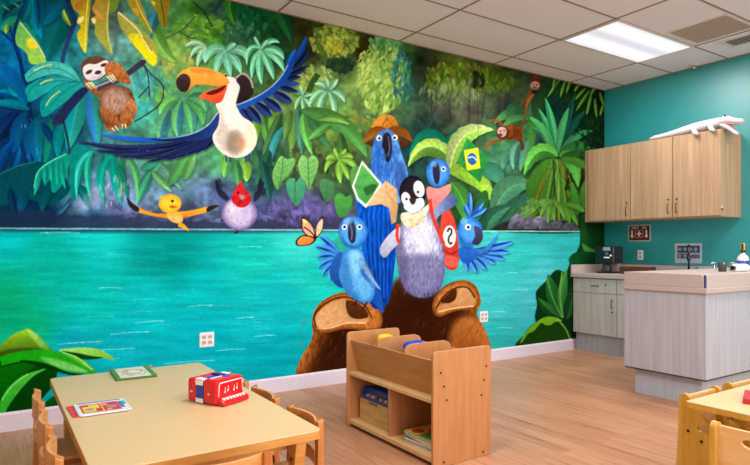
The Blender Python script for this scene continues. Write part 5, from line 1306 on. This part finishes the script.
b.mat(plain('puzzle_blue', '4c6cb0', .5)); b.box(.068, .082, -.06, .05, .0042, .0074); b.box(-.09, .085, .085, .097, .0042, .0072); b.mat(plain('puzzle_teal', '3ca0b0', .5)); b.box(.078, .095, -.01, .05, .0042, .0078)
b.build('printed_picture', parent=pz, label='printed picture in red, yellow and grey')
tag(MB().prism(rrect(-.1, .1, -.103, .103, .015), 'z', 0, .003, .001).build('red_card', plain('red_card_board', 'd03040', .5), loc=(.37, 2.77, TZ), rz=.04), 'red card sticking out left from under the picture puzzle board', 'card')
tb = thing('tracing_board', 'white scribble board with green end strips at the far edge of the long table', 'board', (.648, 3.43, TZ), -.04)
MB().box(-.098, .098, -.143, .143, 0, .010, .002).build('board', plain('board_pale', 'd8dcd0', .45), tb)
for s in (-1, 1): MB().box(s*.09-.012, s*.09+.012, -.147, .147, 0, .014, .003).build('end_strip', plain('board_green', '4c8c34', .5), tb, label='green end strip')
MB().box(-.1, .1, -.15, -.143, 0, .012, .002).build('edge_strip', plain('board_green_dark', '3c6c24', .5), tb, label='dark green edge strip')
sc = MB().mat(plain('scribble_tan', 'b09050', .6))
def squig(pts, r=.003): sc.tube([(x, y, .0104) for x, y in pts], r, 6, flat=(1, .3))
squig([(.0+.05*math.cos(k*.5), .02+.06*math.sin(k*.5)) for k in range(14)]); squig([(-.06+.008*k, -.06+.03*math.sin(k*.9)) for k in range(16)])
squig([(-.055+.03*math.cos(k*.55), .06+.04*math.sin(k*.55)) for k in range(13)]); squig([(.02+.05*math.cos(k*.5), -.02+.1*math.sin(k*.45)) for k in range(10)], .0022)
sc.build('scribble', parent=tb, label='tan scribbled lines')
pn = thing('marker_stub', 'short pink and black marker at the far edge of the table by the tracing board', 'marker', (.765, 3.56, TZ+.0055), .1)
MB().tube([(-.008, 0, 0), (.016, 0, 0)], .0055, 10).build('barrel', plain('marker_pink', 'a87868', .4), pn)
MB().tube([(-.02, 0, 0), (-.008, 0, 0)], .0055, 10).build('cap', M_black, pn)

# ================================================================ BOOK BIN SHELF
M_bin = wood('birch_ply', 'b0784a', 'ba8250', 'c08858', (34, 34, 3), .4)
M_bin_h = wood('birch_ply_long', 'b47e42', 'bf8848', 'c89252', (34, 3, 34), .4)
M_bin_edge = plain('birch_edge', 'dcb078', .45)
def book_bin():
    X0, X1, Y0, Y1, H = 2.035, 2.475, 2.515, 3.464, .648
    t = thing('book_bin', 'birch book bin with open cubbies standing before the brown boulders', 'shelf', (X0, Y0, 0))
    w, l = X1-X0, Y1-Y0
    for k, (a, c) in enumerate(((0, .02), (l-.02, l))):
        p = MB().prism(rrect(0, w, .0, H, .028), 'y', a, c, .004).build('end_panel', M_bin, t)
        y = a-.002 if k == 0 else c+.002
        sc = MB()
        for x, z in ((.053, .528), (.075, .449), (.098, .37), (.076, .026), (.4, .528), (.383, .449), (.362, .362), (.375, .026)):
            sc.tube([(min(x, w-.03), y, z), (min(x, w-.03), y+(.004 if k == 0 else -.004), z)], .0065, 10)
        sc.build('bolt', M_lock, p, label='dark steel bolts')
    # sloping front and back of the bin
    MB().prism([(.024, .592), (.039, .592), (.099, .375), (.084, .375)], 'y', .02, l-.02, .002).build('bin_front', M_bin_h, t)
    MB().prism([(w-.024, .592), (w-.039, .592), (w-.099, .375), (w-.084, .375)], 'y', .02, l-.02, .002).build('bin_back', M_bin_h, t)
    for y in (.945/3+.01, 2*.945/3+.0):
        pts = [(.13, .375), (w-.13, .375), (w-.075, .58), (w-.04, .592)]
        top = [(w-.05, .6), (w-.075, .628), (w-.11, H-.004), (.11, H-.004), (.075, .632), (.06, .6)]
        MB().prism([(.1, .375), (w-.1, .375), (w-.04, .595)]+[(w-.044, .615), (w-.06, .632), (w-.09, .642), (.09, .642), (.06, .632), (.044, .615), (.04, .595)], 'y', y-.008, y+.008, .002).build('bin_divider', M_bin, t)
    MB().box(.015, w-.015, .02, l-.02, .352, .375, .003).build('shelf', M_bin_edge, t)
    MB().box(.015, w-.015, .02, l-.02, .022, .05, .003).build('bottom_shelf', M_bin_edge, t)
    MB().box(.05, w-.05, .03, l-.03, 0, .022).build('shadow_base', M_black, t, label='black strip painted as the shadow gap under the bin')  # black block stands in for the shadow gap beneath the bin
    MB().box(.03, w-.03, l/2-.01, l/2+.01, .05, .352, .002).build('centre_divider', M_bin, t)
    MB().box(w-.035, w-.025, .02, l-.02, .05, .352).build('back_panel', M_bin_h, t)
book_bin()
# contents
wb = thing('wooden_box', 'plain wooden box in the left cubby of the book bin', 'box', (2.24, 3.235, .05))
b = MB(); b.box(-.13, -.12, -.17, .17, 0, .15); b.box(.12, .13, -.17, .17, 0, .15); b.box(-.12, .12, -.17, -.16, 0, .15); b.box(-.12, .12, .16, .17, 0, .15); b.box(-.12, .12, -.16, .16, 0, .01); b.box(-.12, .12, -.16, .16, .138, .146)
b.build('box', wood('ochre_box_wood', 'bc9456', 'd0a868', 'dab478', (30, 4, 30), .5), wb)
MB().prism([(-.05, .147), (-.05, .13), (.05, .13), (.05, .147)], 'x', -.1315, -.1295).build('grip', plain('box_grip_dark', '8a6434', .6), wb, label='darker grip notch')
bt = thing('blue_tray', 'blue tray of small bright pieces lying on the wooden box', 'tray', (2.235, 3.23, .2))
b = MB(); b.box(-.12, .12, -.165, .165, 0, .006); b.box(-.12, -.113, -.165, .165, .006, .02); b.box(-.085, -.078, -.158, .158, .006, .075); b.box(.113, .12, -.165, .165, .006, .08); b.box(-.113, .113, -.165, -.158, .006, .065); b.box(-.113, .113, .158, .165, .006, .065); b.box(-.085, .113, -.158, .158, .066, .072)
b.build('tray', plain('blue_plastic', '1c4ab0', .35), bt)
pc = [plain('piece_orange', 'e07030', .4), plain('piece_cream', 'e8d8b0', .4), plain('piece_pink', 'd05070', .4), plain('piece_yellow', 'e8c030', .4), plain('piece_navy', '203880', .4)]
for k in range(10):
    o = MB().box(-.011, .011, -.012, .012, 0, .028, .003).build('bead_block', pc[k % 5], loc=(2.235-.099, 3.23-.142+k*.031, .206))
    tag(o, 'small bright block in the row along the front of the blue tray', 'block', 'bright blocks in the blue tray')
MB_books = [('white-edged picture book at the bottom of the stack in the right cubby', 'd8d4cc', .018, 0), ('dark blue-spined book in the middle of the stack in the right cubby', '28303c', .022, .05), ('pale-edged book second from the top of the stack in the right cubby', 'c8c0b0', .018, -.04), ('green and red covered book on top of the stack in the right cubby', '4c8c34', .014, .03)]
z = .05
for lab, c, th, r in MB_books:
    k = thing('picture_book', lab, 'book', (2.215, 2.715, z), r, 'books stacked in the book bin')
    MB().box(-.13, .11, -.145, .145, 0, .002).box(-.13, .11, -.145, .145, th-.002, th).box(.108, .111, -.145, .145, 0, th).build('cover', plain('cover_'+c, c, .4), k)
    MB().box(-.127, .107, -.142, .142, .002, th-.002).build('pages', plain('paper_cream', 'e4dcc8', .8), k)
    if c == '4c8c34':
        p = MB().mat(plain('cover_yellow', 'd8b040', .5)); p.box(-.125, .1, -.14, .14, th, th+.0005); p.mat(plain('cover_leaf', '4c7c2c', .5)); p.box(-.12, .05, -.135, .02, th+.0005, th+.0009)
        p.mat(plain('cover_red', 'c83028', .5)); p.tube([(-.07, .08, th), (-.07, .08, th+.0012)], .04, 14); p.tube([(-.0, .03, th), (-.0, .03, th+.0012)], .03, 14)
        p.mat(plain('cover_green', '3c8c2c', .5)); p.tube([(-.05, -.07, th), (-.05, -.07, th+.0014)], .055, 14); p.tube([(.04, -.06, th), (.04, -.06, th+.0014)], .04, 14)
        p.build('cover_picture', parent=k, label='cover picture of red and green shapes')
    z += th
# soft toys poking out of the bin
def lump(name, label, cat, c, loc, pts):
    b = MB()
    for q, r in pts: b.ball(q, r)
    o = b.build(name, plain(name+'_cloth', c, .8, var=.12), loc=loc)
    rm = o.modifiers.new('blend', 'REMESH'); rm.mode = 'VOXEL'; rm.voxel_size = .006; rm.use_smooth_shade = True
    tag(o, label, cat)
lump('yellow_plush', 'crumpled yellow cloth toy showing above the far compartment of the book bin', 'toy', 'e8c810', (2.255, 3.31, .378), [((0, 0, .12), (.075, .1, .12)), ((-.05, -.03, .225), (.03, .045, .025)), ((.0, .02, .236), (.05, .04, .018)), ((.045, .04, .225), (.03, .04, .025)), ((.02, -.04, .228), (.03, .03, .022))])
lump('blue_plush', 'bright blue cloth toy showing above the middle compartment of the book bin', 'toy', '1c3cd0', (2.27, 3.0, .378), [((0, 0, .12), (.07, .1, .12)), ((-.02, -.01, .215), (.06, .07, .035)), ((.05, .02, .22), (.035, .06, .028))])

# ================================================================ SIDE TABLE ON THE RIGHT
M_maple = wood('yellow_maple', 'b88a2c', 'c69638', 'd0a448', (30, 30, 3), .35)
M_maple_h = wood('pale_maple_panel', 'd8aa66', 'e0b474', 'e6be84', (30, 4, 30), .35)
SZ = .557
st = thing('play_table', 'low maple table with a red book at the right edge', 'table', (3.12, 1.0, 0))
MB().prism(rrect(-.6, .6, -.38, .38, .012), 'z', SZ-.004, SZ, .0015).build('tabletop', M_top, st)
MB().prism(rrect(-.6, .6, -.38, .38, .012), 'z', SZ-.026, SZ-.004).build('edge_band', M_maple, st)
for sx in (-1, 1):
    for sy in (-1, 1):
        MB().box(sx*.4-.025, sx*.4+.025, sy*.2-.025, sy*.2+.025, 0, SZ-.026, .005).build('leg', M_maple, st)
MB().box(-.4, .4, -.21, -.19, SZ-.08, SZ-.026).box(-.4, .4, .19, .21, SZ-.08, SZ-.026).build('apron', M_maple, st)
rb = thing('red_book', 'small red book lying on the maple table', 'book', (2.68, 1.22, SZ), math.atan2(.07, .17)-PI/2+PI/2)
MB().box(0, .19, -.14, 0, 0, .003).box(0, .19, -.14, 0, .019, .022).box(-.002, .001, -.14, 0, 0, .022).build('cover', plain('red_cover', 'b0182a', .35), rb)
MB().box(.001, .186, -.137, -.003, .003, .019).build('pages', M_black, rb, label='dark page edges')

def panel_chair(label):
    """chair with solid sides facing +x, back at x = 0"""
    t = thing('panel_chair', label, 'chair', (0, 0, 0), 0, 'maple chairs with solid sides round the maple table')
    prof = [(-.065, 0), (-.012, 0)] + [(-.012+.17*.5*(1-math.cos(PI*k/8)), .15*math.sin(PI*k/8)) for k in range(1, 8)] + [(.165, 0), (.235, 0), (.215, .2), (.21, .37), (.195, .408), (.15, .43), (.095, .456), (.057, .492), (.034, .515), (.027, .535)]
    prof += [(.025*math.cos(a)+.0, .535+.025*math.sin(a)) for a in [k*PI/8 for k in range(0, 9)]] + [(-.028, .4), (-.035, .25)]
    for s in (-1, 1):
        y = s*.133
        p = MB().prism(prof, 'y', y-.011, y+.011, holes=(oval(.1, .418, .044, .019),)).build('side_panel', M_maple, t)
        bo = MB()
        for x, z in ((.019, .395), (.079, .362)):
            bo.tube([(x, y-.0115, z), (x, y-.014, z)], .007, 10); bo.tube([(x, y+.0115, z), (x, y+.014, z)], .007, 10)
        bo.build('bolt', M_lock, p, label='dark steel bolts')
    MB().prism(rrect(-.122, .122, .33, .548, .008), 'x', -.008, .008, holes=(oval(-.012, .503, .052, .019),)).build('backrest', M_maple_h, t)
    MB().box(.01, .215, -.122, .122, .27, .288, .004).build('seat', M_maple_h, t)
    return t
first2 = panel_chair('maple chair in the right foreground with an oval hand hole in its back')
first2.location = (2.315, 1.018, 0)
dup(first2, (2.778, 1.448, 0), -PI/2, 'maple chair at the far side of the maple table, nearest its corner')
dup(first2, (3.17, 1.448, 0), -PI/2, 'maple chair at the far side of the maple table, at the right edge')

# ================================================================ CAMERA, LIGHT, LOOK
cam = bpy.data.cameras.new('camera'); co = bpy.data.objects.new('camera', cam); COL.objects.link(co)
cam.sensor_width = 36; cam.lens = FOCAL/750*36; cam.shift_x = 0; cam.shift_y = 16.5/750; cam.clip_start = .02
co.location = (0, 0, EYE); co.rotation_euler = (PI/2, 0, -YAW)
S.camera = co
w = bpy.data.worlds.new('world'); S.world = w; w.use_nodes = True
w.node_tree.nodes['Background'].inputs[0].default_value = (.9, .95, 1, 1); w.node_tree.nodes['Background'].inputs[1].default_value = .3
# added soft fill behind the camera, standing in for daylight from the unseen rear
def rear_fill(loc, size, watts, rot, col):
    L = bpy.data.lights.new('rear_fill_light', 'AREA'); L.shape = 'RECTANGLE'; L.size, L.size_y = size; L.energy = watts; L.color = col
    o = bpy.data.objects.new('rear_fill_light', L); COL.objects.link(o); o.location = loc; o.rotation_euler = rot
rear_fill((2.2, Y_REAR+.05, 1.7), (5.5, 1.9), W_REAR_FILL, (PI/2, 0, 0), (1, .97, .95))
S.view_settings.view_transform = 'Standard'; S.view_settings.look = 'None'; S.view_settings.gamma = 1
S.view_settings.use_curve_mapping = False
S.view_settings.exposure = EXPO
S.cycles.use_denoising = True
S.cycles.max_bounces = 8; S.cycles.diffuse_bounces = 5; S.cycles.sample_clamp_indirect = 8
